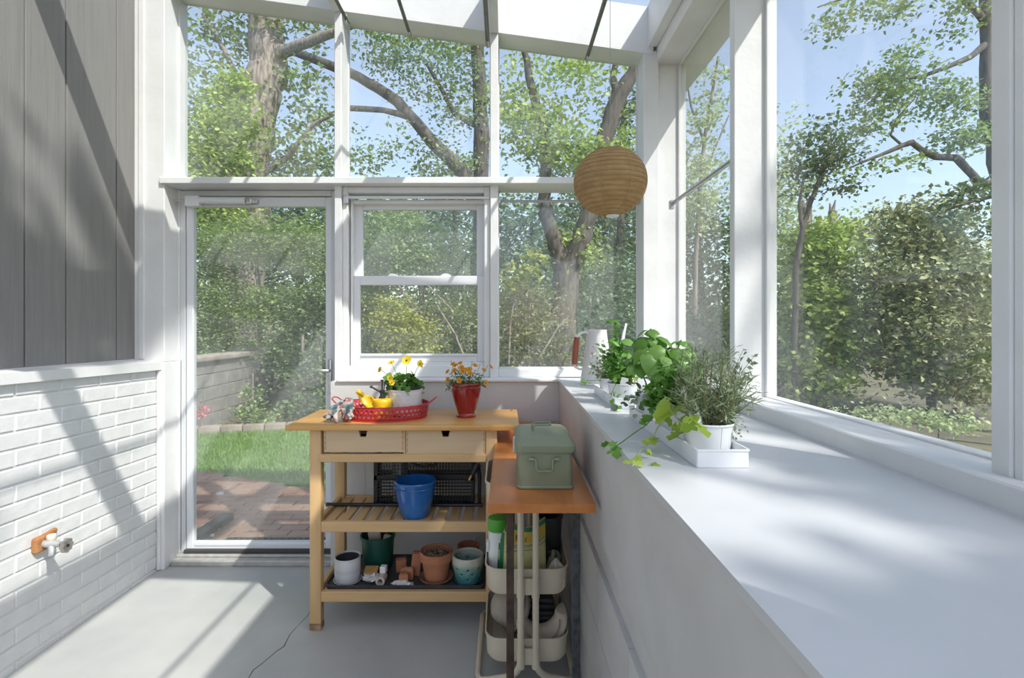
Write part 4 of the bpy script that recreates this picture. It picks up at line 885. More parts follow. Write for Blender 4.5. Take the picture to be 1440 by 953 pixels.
# clay pot feet, packet, wrapping
feet = ((px(568,2.34),2.34,BZ+.010,(.042,.03,.036),(0,0,R(4)),'copper coloured clay pot foot in front, caught by the sun'),(px(574,2.40),2.385,BZ,(.060,.03,.048),(0,0,R(-5)),'clay pot foot just behind the sunlit one'),
        (px(585,2.42),2.425,BZ,(.045,.035,.105),(0,R(6),R(8)),'tall clay brick piece beside the terracotta pot'),(px(564,2.46),2.462,BZ,(.05,.04,.058),(0,0,R(14)),'rounded clay pot foot at the back of the heap'))
for (x, y, z, sz, ro, lab) in feet:
    t = thing('pot_foot', lab, 'pot foot', (x,y,z), 'clay pot feet')
    mb = MB().obox((x,y,z+sz[2]/2), sz, ro, .005, 2); mb.build('clay_block', TERRA, t)
    MB().obox((x,y,z+sz[2]+.001), (sz[0]*.6,sz[1]*.5,.006), ro, .002, 1).build('raised_pad', TERRA2, t)
CLEAR = mat('crinkled_plastic', (0.50,0.49,0.48), (0.66,0.65,0.65), scale=30, rough=0.25, bump=.8, bscale=45)
def crumple(name, label, cat, c, sz, m, seed):
    t = thing(name, label, cat, tuple(c)); rs = random.Random(seed); mb = MB(); tb = bmesh.new(); bmesh.ops.create_icosphere(tb, subdivisions=3, radius=1)
    for v in tb.verts:
        f = 1+rs.uniform(-.22,.18); v.co = Vector((v.co.x*sz[0]*f, v.co.y*sz[1]*f, max(0.0, (v.co.z*.5+.5))*sz[2]*f))
    mb._add(tb, Matrix.Translation(Vector(c))); return t, mb.build('crumpled_film', m, t, ang=20)
crumple('plastic_wrap', 'crumpled clear plastic wrap in front of the clay feet', 'wrap', (px(566,2.31),2.316,BZ), (.048,.018,.022), CLEAR, 5)
c = Vector((px(523,2.37),2.36,BZ))
t, o = crumple('seed_packet', 'clear crinkled packet with brown label beside the white planter', 'packet', c, (.042,.030,.040), CLEAR, 8)
MB().obox((c.x-.004,c.y+.012,c.z+.046),(.062,.045,.010),(R(24),0,0),.003,1).build('brown_label', mat('brown_card', (0.30,0.15,0.03), (0.42,0.26,0.10), scale=14, rough=.6), t)
t = thing('paper_roll', 'white paper roll end beside the brown packet', 'roll', (px(539,2.36),2.355,BZ))
MB().lathe([(.020,-.03),(.020,.03),(.012,.03),(.012,-.03),(.020,-.03)], (px(537,2.35),2.345,BZ+.020), seg=24, M=Matrix.Rotation(PI/2,4,'X')).build('roll', mat('roll_card', (.55,.48,.42), rough=.8), t)
MB().obox((px(539,2.36),2.365,BZ+.054),(.028,.03,.030),(0,0,R(-6)),.003,1).build('white_block', WPL, t)
# --- outdoor tap on the brick wall
RUSTB = mat('rusty_brown', (0.30,0.12,0.04), (0.45,0.22,0.09), scale=30, rough=0.8, bump=.4, bscale=60)
fx = xw; fy = 2.10; fz = 0.452
t = thing('garden_tap', 'rusty garden tap with a round handle on the white brick wall', 'tap', (fx,fy,fz-.04))
MB().obox((fx+.012,fy-.005,fz-.004),(.030,.055,.062),(0,0,0),.010,3).obox((fx+.008,fy+.04,fz+.020),(.018,.075,.020),(R(8),0,0),.006,2).build('rusty_flange', RUSTB, t)
PEWT = mat('pewter_paint', (0.45,0.46,0.47), (0.58,0.58,0.58), scale=20, rough=.45, metal=.5)
MB().tube([(fx+.02,fy+.0,fz-.004),(fx+.055,fy+.0,fz-.004),(fx+.095,fy,fz-.006)], [.014,.016,.011], seg=14).build('tap_body', PEWT, t)
MB().tube([(fx+.055,fy,fz-.004),(fx+.068,fy-.01,fz-.022),(fx+.072,fy-.014,fz-.045)], [.012,.012,.013], seg=12).build('spout', PEWT, t)
MB().lathe([(0,0),(.016,0),(.0175,.004),(.0175,.018),(.015,.022),(0,.022)], (fx+.050,fy+.008,fz+.008), seg=20).build('bonnet_cap', mat('cream_cap', (.58,.54,.46), rough=.5), t)
mb = MB(); 
hc = Vector((fx+.118,fy-.002,fz-.010)); hp = []
prof_ = []
for k in range(48):
    a = 2*PI*k/48; rr_ = .027+.0028*math.cos(8*a); prof_.append((rr_, a))
loft(mb, [[hc+Vector((dx, r_*g*math.cos(a), r_*g*math.sin(a))) for r_, a in prof_] for dx, g in ((-.006,.85),(-.006,1.0),(.006,1.0),(.009,.85),(.005,.55),(.004,.2))], True, True)
mb.build('tap_handle', mat('weathered_handle', (.44,.39,.33), (.56,.51,.45), scale=30, rough=.7), t, ang=40)
MB().lathe([(0,0),(.006,0),(.005,.006),(0,.007)], hc+Vector((.004,0,0)), seg=12, M=Matrix.Rotation(PI/2,4,'Y')).build('handle_screw', DKPL, t)
# ================================================================== herbs on the deep sill
HZ_ = 1.0402
WMET = mat('white_tin', (0.74,0.75,0.765), (0.80,0.805,0.815), scale=6, rough=0.35)
def htray(x0, x1, y0, y1, label):
    t = thing('herb_tray', label, 'tray', ((x0+x1)/2,(y0+y1)/2,HZ_), 'white herb trays')
    L3 = lambda g, z: [(x, y, z) for x, y in rr((x0+x1)/2, (y0+y1)/2, x1-x0-2*g, y1-y0-2*g, .004, 3)]
    mb = MB(); loft(mb, [L3(.001,HZ_), L3(0,HZ_+.001), L3(0,HZ_+.034), L3(-.0015,HZ_+.0345), L3(-.0015,HZ_+.0385), L3(.002,HZ_+.0385), L3(.003,HZ_+.036), L3(.003,HZ_+.003)], True, True)
    mb.build('tray_body', WMET, t); return t
htray(.397, .505, 1.068, 1.647, 'long white tray of herb pots nearest the camera on the sill')
htray(.386, .494, 1.813, 2.225, 'white tray of herb pots further back, beside the watering can')
def hpot(name, label, x, y, rim=.056, h=.076):
    c = Vector((x, y, HZ_+.0035)); t = thing(name, label, 'plant', tuple(c), 'potted herbs')
    p = MB().lathe([(0,0),(rim*.80,0),(rim*.82,.002),(rim*.965,h-.006),(rim*1.0,h-.005),(rim*1.015,h-.002),(rim*1.0,h),(rim*.955,h-.003),(rim*.93,h*.80),(0,h*.78)], c, seg=44).build('pot', WMET, t)
    a = R(-78); MB().tube([c+Vector((rim*.825*math.cos(a),rim*.825*math.sin(a),.003)), c+Vector((rim*.967*math.cos(a),rim*.967*math.sin(a),h-.006))], .0011, seg=6).build('side_seam', WMET, p)
    MB().lathe([(rim*.93,h*.86),(rim*.5,h*.90),(0,h*.90)], c, seg=30).build('soil', SOIL, t)
    return t, c+Vector((0,0,h*.88))
def tag_(p, rot, label, sz=(.013,.0012,.055)):
    t = thing('plant_tag', label, 'plant tag', tuple(p), 'white plant tags')
    MB().obox(Vector(p)+Vector((0,0,sz[2]*.35)), sz, rot, .0004, 1).build('tag', WPL, t)
def sprig(base, tip, n, bend=.02):
    b = Vector(base); e = Vector(tip); s = Vector((random.uniform(-1,1),random.uniform(-1,1),0))*bend
    return [b+(e-b)*k/(n-1)+s*math.sin(PI*k/(n-1)) for k in range(n)]
def stems_leaves(t, paths, per, size, tmpl, m, mstem, rs=.0012, droop=-.2, spread=.004, start=.15, along=.5):
    pos = []; ax = []
    for p in paths:
        MB().tube(p, [rs*(1-.5*k/(len(p)-1)) for k in range(len(p))], seg=5).build('stem', mstem, t)
        for _ in range(per):
            f = random.uniform(start, 1)*(len(p)-1); i = min(int(f), len(p)-2); q = p[i].lerp(p[i+1], f-i); d = (p[i+1]-p[i]).normalized()
            pos.append(q+Vector((random.gauss(0,spread),random.gauss(0,spread),random.gauss(0,spread)))); r_ = Vector((random.gauss(0,1),random.gauss(0,1),random.gauss(0,.6))).normalized(); ax.append((d*along+r_*(1-along)).normalized())
    leaf_mesh('foliage', np.array(pos, dtype=np.float32), size, tmpl, m, t, upbias=.4, axis=np.array(ax, dtype=np.float32), droop=droop)
CUP = (np.array([[0,0,0],[-.30,.20,.06],[-.44,.50,.05],[-.28,.82,-.02],[0,1.05,-.16],[.28,.82,-.02],[.44,.50,.05],[.30,.20,.06],[0,.25,.16],[0,.55,.17],[0,.82,.05]], dtype=np.float32),
       [(0,8,1),(1,8,9,2),(2,9,10,3),(3,10,4),(4,10,5),(5,10,9,6),(6,9,8,7),(7,8,0)])
ROSE = mat('rosemary_leaf', (0.16,0.22,0.10), (0.43,0.49,0.28), island=True, rough=.6, transl=.2, lo=0, hi=1)
PARS = mat('parsley_leaf', (0.084,0.238,0.028), (0.224,0.448,0.070), island=True, rough=.55, transl=.3, lo=0, hi=1)
BASIL = mat('basil_leaf', (0.13,0.29,0.04), (0.27,0.48,0.11), island=True, rough=.38, transl=.35, lo=0, hi=1)
LIME = mat('lime_ivy_leaf', (0.27,0.42,0.04), (0.50,0.60,0.10), island=True, rough=.5, transl=.35, lo=0, hi=1)
MINT = mat('mint_leaf', (0.112,0.294,0.042), (0.294,0.560,0.126), island=True, rough=.5, transl=.3, lo=0, hi=1)
VARI = mat('variegated_leaf', (0.10,0.16,0.06), (0.68,0.70,0.56), island=True, rough=.55, transl=.25, lo=.2, hi=.9)
STEMB = mat('brown_stem', (0.15,0.12,0.06), (0.24,0.26,0.12), scale=30, rough=.7)
# near pot: rosemary with wiry sprigs
t, c = hpot('potted_rosemary', 'feathery grey-green rosemary in the white pot nearest the camera', .457, 1.165)
paths = []
for k in range(30):
    a = random.uniform(0,2*PI); r_ = random.uniform(.03,.105); h = random.uniform(.07,.185)*(1.15-r_*3.2)
    paths.append(sprig(c+Vector((.02*math.cos(a),.02*math.sin(a),0)), c+Vector((r_*math.cos(a),r_*math.sin(a)*.9,max(h,.05))), 6))
for u, v, Y in ((1003,497,1.14),(990,492,1.18),(958,520,1.12),(1012,505,1.2),(976,535,1.1),(985,500,1.15)): paths.append(sprig(c, P(u,v,Y), 6, .01))
stems_leaves(t, paths, 62, .027, NEED, ROSE, STEMB, rs=.0016, along=.55)
paths = [sprig(c, P(u,v,Y), 7, .015) for u, v, Y in ((1046,490,1.22),(1062,499,1.24),(1057,522,1.22),(1048,528,1.20),(1030,556,1.15),(1038,545,1.17))]
stems_leaves(t, paths, 16, .014, LEAF, ROSE, STEMB, rs=.001, start=.5)
paths = [sprig(c+Vector((.04,-.02,.01)), P(u,v,1.13), 5, .01) for u, v in ((1039,598),(1042,612),(1036,620),(1050,602),(1033,606))]
stems_leaves(t, paths, 9, .009, LEAF, ROSE, STEMB, rs=.0006, start=.3)
tag_(c+Vector((-.032,-.028,.0)), (R(-10),R(-8),R(15)), 'white plant tag leaning beside the rosemary sprigs', (.012,.0012,.075))
# middle pot: parsley with trailing lime ivy
t, c = hpot('potted_parsley', 'olive fine-leaved parsley in the middle pot of the near tray, with yellow-green trailers', .451, 1.365)
paths = []
for k in range(34):
    a = random.uniform(0,2*PI); r_ = random.uniform(.02,.085); paths.append(sprig(c+Vector((.02*math.cos(a),.02*math.sin(a),0)), c+Vector((r_*math.cos(a)-.005,r_*math.sin(a)-.01,random.uniform(.02,.13)*(1.1-r_*3))), 5))
stems_leaves(t, paths, 38, .016, MAPLE, PARS, STEM, rs=.001)
tag_(c+Vector((.012,-.058,-.002)), (R(-12),R(-14),R(20)), 'white plant tag at the front of the middle parsley pot', (.013,.0012,.085))
tag_(c+Vector((.05,-.045,-.01)), (R(8),R(12),R(-20)), 'second white plant tag, right of the other, by the parsley', (.013,.0012,.075))
def onsill(u, v, dz=.012):
    Y = (CZ-HZ_-dz)*F/(v-V0); return Vector(((u-U0)*Y/F, Y, HZ_+dz))
def vine(t, pts, leaves, sz, m=LIME):
    MB().tube(pts, .0014, seg=6).build('trailing_stem', STEM if m is not LIME else mat('lime_stem', (.40,.46,.16), rough=.6), t)
    for p, s in leaves: pass
    leaf_mesh('trailing_leaves', np.array([p for p, s in leaves for _ in range(2)], dtype=np.float32), np.array([s*sz for p, s in leaves for _ in range(2)]), MAPLE, m, t, upbias=.5, droop=.6)
start = c+Vector((-.03,-.03,.01))
vine(t, [start, P(922,583,1.30), onsill(908,598,.035), onsill(893,608,.02), onsill(878,619,.010), onsill(868,626,.006), onsill(860,632,.004)], [(P(921,583,1.30),1.2),(onsill(908,594,.04),1.2),(onsill(866,626,.012),1.35),(onsill(857,622,.006),.9),(onsill(862,634,.008),.9)], .024, PARS)
vine(t, [start+Vector((.02,-.02,0)), P(925,600,1.25), P(920,612,1.22), onsill(912,622,.02), onsill(902,632,.012), onsill(894,643,.008), onsill(890,655,.008)], [(P(921,616,1.21),1.0),(onsill(915,624,.02),1.2),(onsill(895,640,.014),1.2),(onsill(889,651,.010),1.1),(onsill(915,640,.008),1.0),(onsill(922,650,.006),.9)], .021)
vine(t, [start+Vector((.03,-.02,0)), P(940,575,1.2), P(950,585,1.17), P(957,595,1.15)], [(P(938,572,1.22),1.7),(P(946,578,1.2),1.6),(P(955,598,1.16),1.5),(P(943,566,1.22),1.4),(P(975,590,1.10),1.2),(P(981,596,1.10),1.2),(P(984,588,1.10),1.0),(P(958,606,1.16),1.4),(P(950,572,1.19),1.2),(P(945,598,1.2),1.2)], .025)
# far pot of the near tray: basil
t, c = hpot('potted_basil', 'large-leaved bright basil in the far pot of the near tray', .449, 1.555)
pos = []; axs = []; nrm = []; szs = []
for (u, v, Y, tiers) in ((915,462,1.55,4),(958,478,1.54,3),(938,500,1.50,3),(900,500,1.58,2),(972,505,1.57,2)):
    apex = P(u, v, Y); MB().tube(sprig(c, apex, 5, .01), .0022, seg=6).build('stem', STEM, t)
    for q in range(tiers):
        n = (4,6,8,8)[q]; up_ = 1.0-.42*q
        for k in range(n):
            a = 2*PI*(k+.5*(q%2))/n+random.uniform(-.25,.25); d = Vector((math.cos(a), math.sin(a), 0))
            pos.append(apex+d*(.006+.008*q)+Vector((0,0,-.004-.021*q)))
            axs.append((d*(.80-.10*q)+Vector((0,0,.10-.38*q))).normalized()); nrm.append((d*(.45+.28*q)+Vector((0,0,.65))).normalized()); szs.append((.036,.050,.058,.056)[q])
o = leaf_mesh('foliage', np.array(pos, dtype=np.float32), np.array(szs), CUP, BASIL, t, axis=np.array(axs, dtype=np.float32), normal=np.array(nrm, dtype=np.float32), upbias=.6, jit=.35)
o.data.polygons.foreach_set('use_smooth', [True]*len(o.data.polygons))
n = 40; pos = np.stack([c.x-.05+RNG.normal(0,.025,n), c.y-.035+RNG.normal(0,.02,n), c.z+.005+RNG.normal(0,.02,n)], 1)
leaf_mesh('lower_leaves', pos, .022, CUP, VARI, t, upbias=.6)
# back tray: mint in front, variegated thyme behind
t, c = hpot('potted_mint', 'bushy green mint in the front pot of the back tray', .440, 1.925)
paths = []
for k in range(26):
    a = random.uniform(0,2*PI); r_ = random.uniform(.01,.075); paths.append(sprig(c+Vector((.02*math.cos(a),.02*math.sin(a),0)), c+Vector((r_*math.cos(a)-.008,r_*math.sin(a),random.uniform(.05,.16))), 5))
for u, v in ((864,455),(848,480),(856,470),(875,485),(852,492),(868,500)): paths.append(sprig(c, P(u,v,1.92), 5, .008))
stems_leaves(t, paths, 20, .026, LEAF, MINT, STEM, rs=.0013)
leaf_mesh('broad_leaves', np.array([P(u,v,1.90) for u, v in ((872,479),(866,476),(878,486),(886,492),(868,488),(860,484),(880,500),(892,498),(888,510),(864,454),(860,452),(868,455))], dtype=np.float32), .048, CUP, MINT, t, upbias=.8)
paths = [sprig(c+Vector((.02+.01*k,-.03,0)), P(886+3*k,528-4*k,1.88), 4, .004) for k in range(4)]
stems_leaves(t, paths, 26, .024, NEED, LIME, STEM, rs=.001, along=.8)
vine(t, [c+Vector((-.03,-.02,0)), P(866,540,1.86), P(860,552,1.85), onsill(858,562,.02), onsill(860,570,.01)], [(P(862,550,1.85),1.1),(P(869,555,1.84),.9),(P(857,563,1.83),1.1),(onsill(861,572,.012),1.1),(P(864,530,1.86),1.0)], .026, PARS)
tag_(c+Vector((-.006,-.050,.004)), (R(-6),R(10),R(-15)), 'square white plant tag at the front of the mint pot', (.026,.0012,.034))
tag_(P(878,476,1.99), (R(-4),R(14),R(5)), 'white plant tag sticking up above the mint, by the glass', (.009,.0012,.07))
t, c = hpot('potted_thyme', 'white-edged variegated thyme in the pot next to the watering can', .440, 2.105)
paths = []
for k in range(26):
    a = random.uniform(0,2*PI); r_ = random.uniform(.02,.085); paths.append(sprig(c+Vector((.02*math.cos(a),.02*math.sin(a),0)), c+Vector((r_*math.cos(a)-.015,r_*math.sin(a)-.01,random.uniform(.0,.10))), 5))
for u, v in ((832,497),(838,510),(829,525),(836,490),(845,500),(832,515)): paths.append(sprig(c, P(u,v,2.08), 5, .01))
stems_leaves(t, paths, 34, .013, LEAF, VARI, STEM, rs=.0009)
vine(t, [c+Vector((-.05,-.02,0)), P(826,535,2.2), P(822,540,2.25)], [(P(823,537,2.25),.9),(P(819,536,2.25),.8),(P(827,539,2.2),.8)], .02, PARS)
# white watering can with a terracotta coloured grip
cw = Vector((.459, 2.565, HZ_))
t = thing('watering_can', 'tall white tapered watering can with a red-brown handle grip', 'watering can', tuple(cw))
ENW = mat('white_enamel', (0.70,0.68,0.655), (0.77,0.755,0.735), scale=5, rough=0.35)
MB().lathe([(0,0),(.080,0),(.083,.003),(.083,.010),(.0815,.014),(.0475,.262),(.0485,.266),(.0485,.270),(.045,.270),(.0435,.262),(.075,.02),(0,.015)], cw, seg=44).build('body', ENW, t)
hp = [P(829,468,2.55), P(822,467,2.55), P(815,469,2.55), P(811,475,2.55)]
MB().tube(hp, [.006,.0065,.007,.007], seg=10).build('handle_arm', ENW, t)
MB().tube([P(811.2,474,2.55), P(810.2,485,2.55), P(808.6,500,2.55), P(807.5,512,2.55)], [.0125,.0145,.0145,.012], seg=14).build('handle_grip', mat('redbrown_grip', (0.26,0.065,0.03), (0.33,0.095,0.045), scale=20, rough=.6, stretch=(3,3,.5)), t)
MB().tube([P(807.5,511,2.55), P(809,516,2.55), P(815,519,2.55), P(822,518,2.55)], [.0055,.0055,.0055,.005], seg=10).build('handle_arm', ENW, t)
MB().tube([cw+Vector((.062,-.01,.05)), cw+Vector((.10,-.01,.12)), cw+Vector((.122,-.01,.20)), P(878,464,2.555)], [.014,.011,.0085,.008], seg=12).build('spout', ENW, t)
# ================================================================== outdoors
GZ = -0.12
GRD = mat('garden_soil', (0.10,0.085,0.055), (0.17,0.16,0.085), scale=1.2, rough=0.95, bump=.5, bscale=10, detail=8)
struct('ground', MB().box(-45, 45, -40, 70, GZ-.4, GZ-.03), GRD, label='garden soil and leaf litter')
bpy.data.objects['ground'].location.z += 0.0
# brick patio just outside the door
PAV = mat('patio_brick', (0.23,0.115,0.075), (0.34,0.22,0.155), scale=3.2, rough=0.9, bump=.35, bscale=30, lo=.3, hi=.7, detail=7)
mb = MB(); rs = random.Random(3)
def inpatio(x, y): return y < 4.63+(-1.75-x)*.40 + .02 and y > 3.06
y = 3.06; row = 0
while y < 6.0:
    x = -4.6+(0.10 if row % 2 else 0)
    while x < 0.6:
        if inpatio(x+.1, y+.05): mb.obox((x+.1, y+.05, GZ-.02+rs.uniform(-.003,.003)), (.194,.094,.05), (rs.uniform(-.01,.01),rs.uniform(-.01,.01),rs.uniform(-.02,.02)), .006, 1)
        x += .2
    y += .1; row += 1
mb.box(-4.7, .7, 3.03, 4.9, GZ-.06, GZ-.012)
struct('path', mb, PAV, label='weathered red brick patio outside the door')
struct('trim_21', MB().box(-2.1, 1.1, 2.955, 3.06, -.5, -.005), mat('concrete_grey', (.35,.34,.32), (.45,.44,.41), scale=5, rough=.9), label='concrete door step edge outside')
# lawn
LAWN = mat('lawn_base', (0.10,0.20,0.035), (0.16,0.27,0.06), scale=2.0, rough=0.95)
lw_ = [(-6.5,6.4),(-3.08,5.16),(-1.75,4.63),(-.6,4.2),(3.0,4.2),(3.0,7.6),(-2.7,7.2),(-4.2,6.85),(-6.5,6.9)]
struct('lawn', MB().prism([(x,y,GZ-.04) for x, y in lw_], (0,0,.045)), LAWN, label='mown lawn beyond the patio')
def inside(px_, py_, poly):
    c = np.zeros(len(px_), bool); j = len(poly)-1
    for i in range(len(poly)):
        xi, yi = poly[i]; xj, yj = poly[j]
        c ^= ((yi > py_) != (yj > py_)) & (px_ < (xj-xi)*(py_-yi)/(yj-yi+1e-9)+xi); j = i
    return c
n = 42000; gx = RNG.uniform(-4.2,-.6,n); gy = RNG.uniform(4.3,7.4,n); k_ = inside(gx, gy, lw_); gx, gy = gx[k_], gy[k_]
GRS = mat('grass_blade', (0.10,0.22,0.035), (0.27,0.40,0.10), island=True, rough=.7, transl=.3, lo=0, hi=1)
up = np.tile(np.array([[0,0,1.0]]), (len(gx),1))
go = leaf_mesh('grass', np.stack([gx, gy, np.full(len(gx), GZ)],1), .065, NEED, GRS, None, upbias=0, axis=up, droop=-.6)
setp(go, 'short green lawn grass seen through the glass door', 'grass', kind='stuff')
# low edging blocks, and the grey block garden wall behind them
EDG = mat('edging_block', (0.22,0.18,0.145), (0.33,0.285,0.24), scale=6, rough=.9, bump=.3, bscale=25)
a, b = Vector((-4.55,6.72)), Vector((-2.2,7.3)); n = 9
for k in range(n):
    p = a.lerp(b, (k+.5)/n)
    o = MB().obox((p.x,p.y,GZ+.045), ((b-a).length/n-.012,.16,.13), (0,0,math.atan2(b.y-a.y,b.x-a.x)), .012, 2).build('edging_block', EDG, None)
    setp(o, 'low tan concrete edging block along the far side of the lawn', 'edging block', 'edging blocks along the lawn')
BLK_ = mat('garden_wall_block', (0.13,0.12,0.108), (0.20,0.187,0.168), scale=5, rough=.9, bump=.3, bscale=20)
t = thing('garden_wall', 'grey block garden wall with a flat cap, left of the lawn', 'wall', (-4.45,8.3,GZ))
mb = MB()
for j in range(5):
    y = 5.9+(.2 if j % 2 else 0)
    while y < 9.7: 
        mb.box(-4.62, -4.33+rs.uniform(-.004,.004), y+.006, min(y+.394, 9.72), GZ-.05+j*.195+.004, GZ-.05+(j+1)*.195-.004, .008, 1); y += .4
mb.build('blockwork', BLK_, t)
MB().box(-4.68, -4.27, 5.9, 9.78, GZ-.05+.975, GZ-.05+1.045, .012, 2).build('wall_cap', EDG, t)
# rubber mat, timber edging and stones outside the door
t = thing('rubber_mat', 'black rubber grid mat outside the door', 'mat', (-1.35,3.33,GZ+.006))
mb = MB(); x0, x1, y0, y1 = -1.86, -.95, 3.12, 3.50
for k in range(24): x = x0+(x1-x0)*k/23; mb.box(x-.006, x+.006, y0, y1, GZ+.006, GZ+.020)
for k in range(11): y = y0+(y1-y0)*k/10; mb.box(x0, x1, y-.006, y+.006, GZ+.006, GZ+.018)
mb.build('grid', DKPL, t, smooth=False)
e0, e1 = Vector((px(285,3.55),3.45)), Vector((px(326,3.9),3.85))
o = MB().obox(((e0.x+e1.x)/2,(e0.y+e1.y)/2,GZ+.03), ((e1-e0).length,.09,.06), (0,0,math.atan2(e1.y-e0.y,e1.x-e0.x)), .008, 1).build('edging_timber', mat('wet_timber', (.06,.055,.045), (.12,.11,.09), scale=12, rough=.9), None)
setp(o, 'dark edging timber beside the patio bricks', 'timber')
for k, (u, v, s_z) in enumerate(((309,696,.035),(300,738,.03),(293,748,.028),(305,746,.022),(288,742,.03),(298,755,.022),(312,735,.02))):
    Y = (CZ-GZ)*F/(v-V0); c = Vector(((u-U0)*Y/F, Y, GZ+.01))
    tb = MB().ball(c, (s_z, s_z*.8, s_z*.55), 10, Matrix.Rotation(k,4,'Z')).build('garden_stone', mat('pale_stone', (.40,.36,.32), (.52,.47,.42), scale=9, rough=.9), None)
    setp(tb, 'pale stone alone on the patio bricks' if k == 0 else 'small stone by the dark edging timber', 'stone', None if k == 0 else 'stones by the edging timber')
# ---- trees and shrubs
BARK = mat('grey_bark', (0.10,0.08,0.065), (0.34,0.295,0.25), scale=7, rough=.95, bump=.9, bscale=9, stretch=(3,3,.35), detail=8, lo=.3, hi=.65)
BARKD = mat('dark_bark', (0.05,0.042,0.036), (0.13,0.112,0.095), scale=7, rough=.95, bump=.7, bscale=9, stretch=(3,3,.6))
def lm(name, a, b, tr=.42): return mat(name, a, b, island=True, rough=.55, transl=tr, lo=0, hi=1)
L_BR = lm('bright_leaf', (.24,.36,.075), (.55,.66,.20)); L_MD = lm('mid_leaf', (.145,.235,.07), (.38,.49,.17))
L_DK = lm('dark_leaf', (.07,.125,.05), (.21,.29,.12)); L_YL = lm('yellow_green_leaf', (.22,.27,.035), (.45,.47,.10))
L_OL = lm('magnolia_leaf', (.15,.20,.075), (.46,.47,.24), .2); L_PA = lm('pale_leaf', (.32,.43,.17), (.60,.67,.36)); L_BL = lm('blue_green_leaf', (.095,.175,.085), (.26,.37,.19))
def blobs_pos(bl, size):
    out = []
    for (u, v, Y, ru, rv, n) in bl:
        c = np.array(P(u, v, Y)); rx, rz = ru*Y/F, rv*Y/F; nc = max(5, n//26)
        d = _unit(RNG.normal(size=(nc,3)))*(RNG.uniform(.05,1,(nc,1))**.45); cc = c+d*np.array([rx, min(rx,2.2), rz])
        id_ = RNG.integers(0, nc, n); sg = .17*min(rx, rz, 1.6)+size*.8
        out.append(cc[id_]+RNG.normal(size=(n,3))*np.array([sg*1.25, sg*1.25, sg*.62]))
    return np.concatenate(out).astype(np.float32)
def tree(name, label, cat, limbs, bl, lmat, size, tmpl=LEAF, bark=BARK, group=None, upbias=.55, ground=None):
    f = limbs[0][0]; base = P(*f) if limbs else P(*bl[0][:3])
    t = thing(name, label, cat, (base.x, base.y, GZ), group)
    for k, (pts, rpx) in enumerate(zip(limbs[0::1], [l for l in limbs])): pass
    first = True
    for pts, rr_ in [(l[:-1], l[-1]) for l in limbs]:
        w = [P(*p) for p in pts]; r = [q*p[2]/F for q, p in zip(rr_, pts)]
        if first: w = [Vector((w[0].x, w[0].y, GZ-.1))]+w; r = [r[0]*1.25]+r
        # resample for a slightly wandering limb
        W = []; RR = []
        for i in range(len(w)-1):
            for k in range(4):
                q = w[i].lerp(w[i+1], k/4); W.append(q+Vector((random.uniform(-1,1),random.uniform(-1,1),0))*r[i]*.18); RR.append((r[i]+(r[i+1]-r[i])*k/4)*random.uniform(.95,1.06))
        W.append(w[-1]); RR.append(r[-1])
        MB().tube(W, RR, seg=10).build('trunk' if first else 'branch', bark, t, ang=60); first = False
    if bl: leaf_mesh('foliage', blobs_pos(bl, size), size, tmpl, lmat, t, upbias=upbias)
    return t
G1 = None
# back garden, left to right
tree('oak_tree', 'big grey-barked tree behind the glass door, thick trunk forking to the right', 'tree',
     [[(348,400,13),(352,300,13),(357,230,13),(365,160,13),(373,105,13),(377,40,13),(378,-90,13),(26,24,22,24,27,24,20)], [(380,95,13),(400,72,12.8),(430,60,12.5),(480,42,12.2),(540,15,12),(12,9,7,6,4)], [(366,150,13),(340,120,13),(315,70,13.2),(285,20,13.4),(5,4,3,2)], [(360,250,13),(400,225,12.8),(440,175,12.6),(470,160,12.4),(5,4,3,2)]],
     [(300,170,13,55,80,1500),(285,60,13.5,45,50,500),(330,40,13.3,50,40,420),(430,150,12.8,35,60,480),(430,35,12.8,50,25,380),(420,225,13,60,30,900),(400,-60,13,120,60,900)], L_MD, .15)
tree('maple_tree', 'sunlit bright maple growing close to the left of the big trunk', 'tree', [[(318,420,11),(320,330,11),(322,230,11),(318,140,11),(6,5,4,2)]], [(320,190,11,34,62,3000),(295,240,11,45,40,1700),(330,120,11.2,25,22,600),(310,300,11,45,40,1500)], L_BR, .085, MAPLE)
tree('leaning_tree', 'tree with a long bare limb slanting up leftwards behind the upper middle pane', 'tree',
     [[(676,470,15),(676,380,15),(677,250,15),(674,120,15),(668,-40,15),(12,12,11,10,9)], [(690,300,14.6),(652,245,14.5),(610,200,14.5),(560,143,14.5),(505,108,14.5),(440,82,14.5),(380,60,14.5),(9,10,9,8,7,6,4)], [(676,180,15),(640,160,14.8),(600,90,14.6),(5,4,2)], [(580,165,14.5),(540,155,14.4),(490,152,14.3),(440,170,14.3),(5,4,4,2)]],
     [(600,85,14.6,75,40,1500),(650,130,14.8,50,60,1000),(540,60,14.5,50,30,500),(570,205,14.4,60,25,300),(630,225,14.8,60,22,500),(520,225,14.5,35,20,220),(450,190,14.5,40,40,400),(620,20,14.5,120,40,900)], L_MD, .13, LEAF, BARKD)
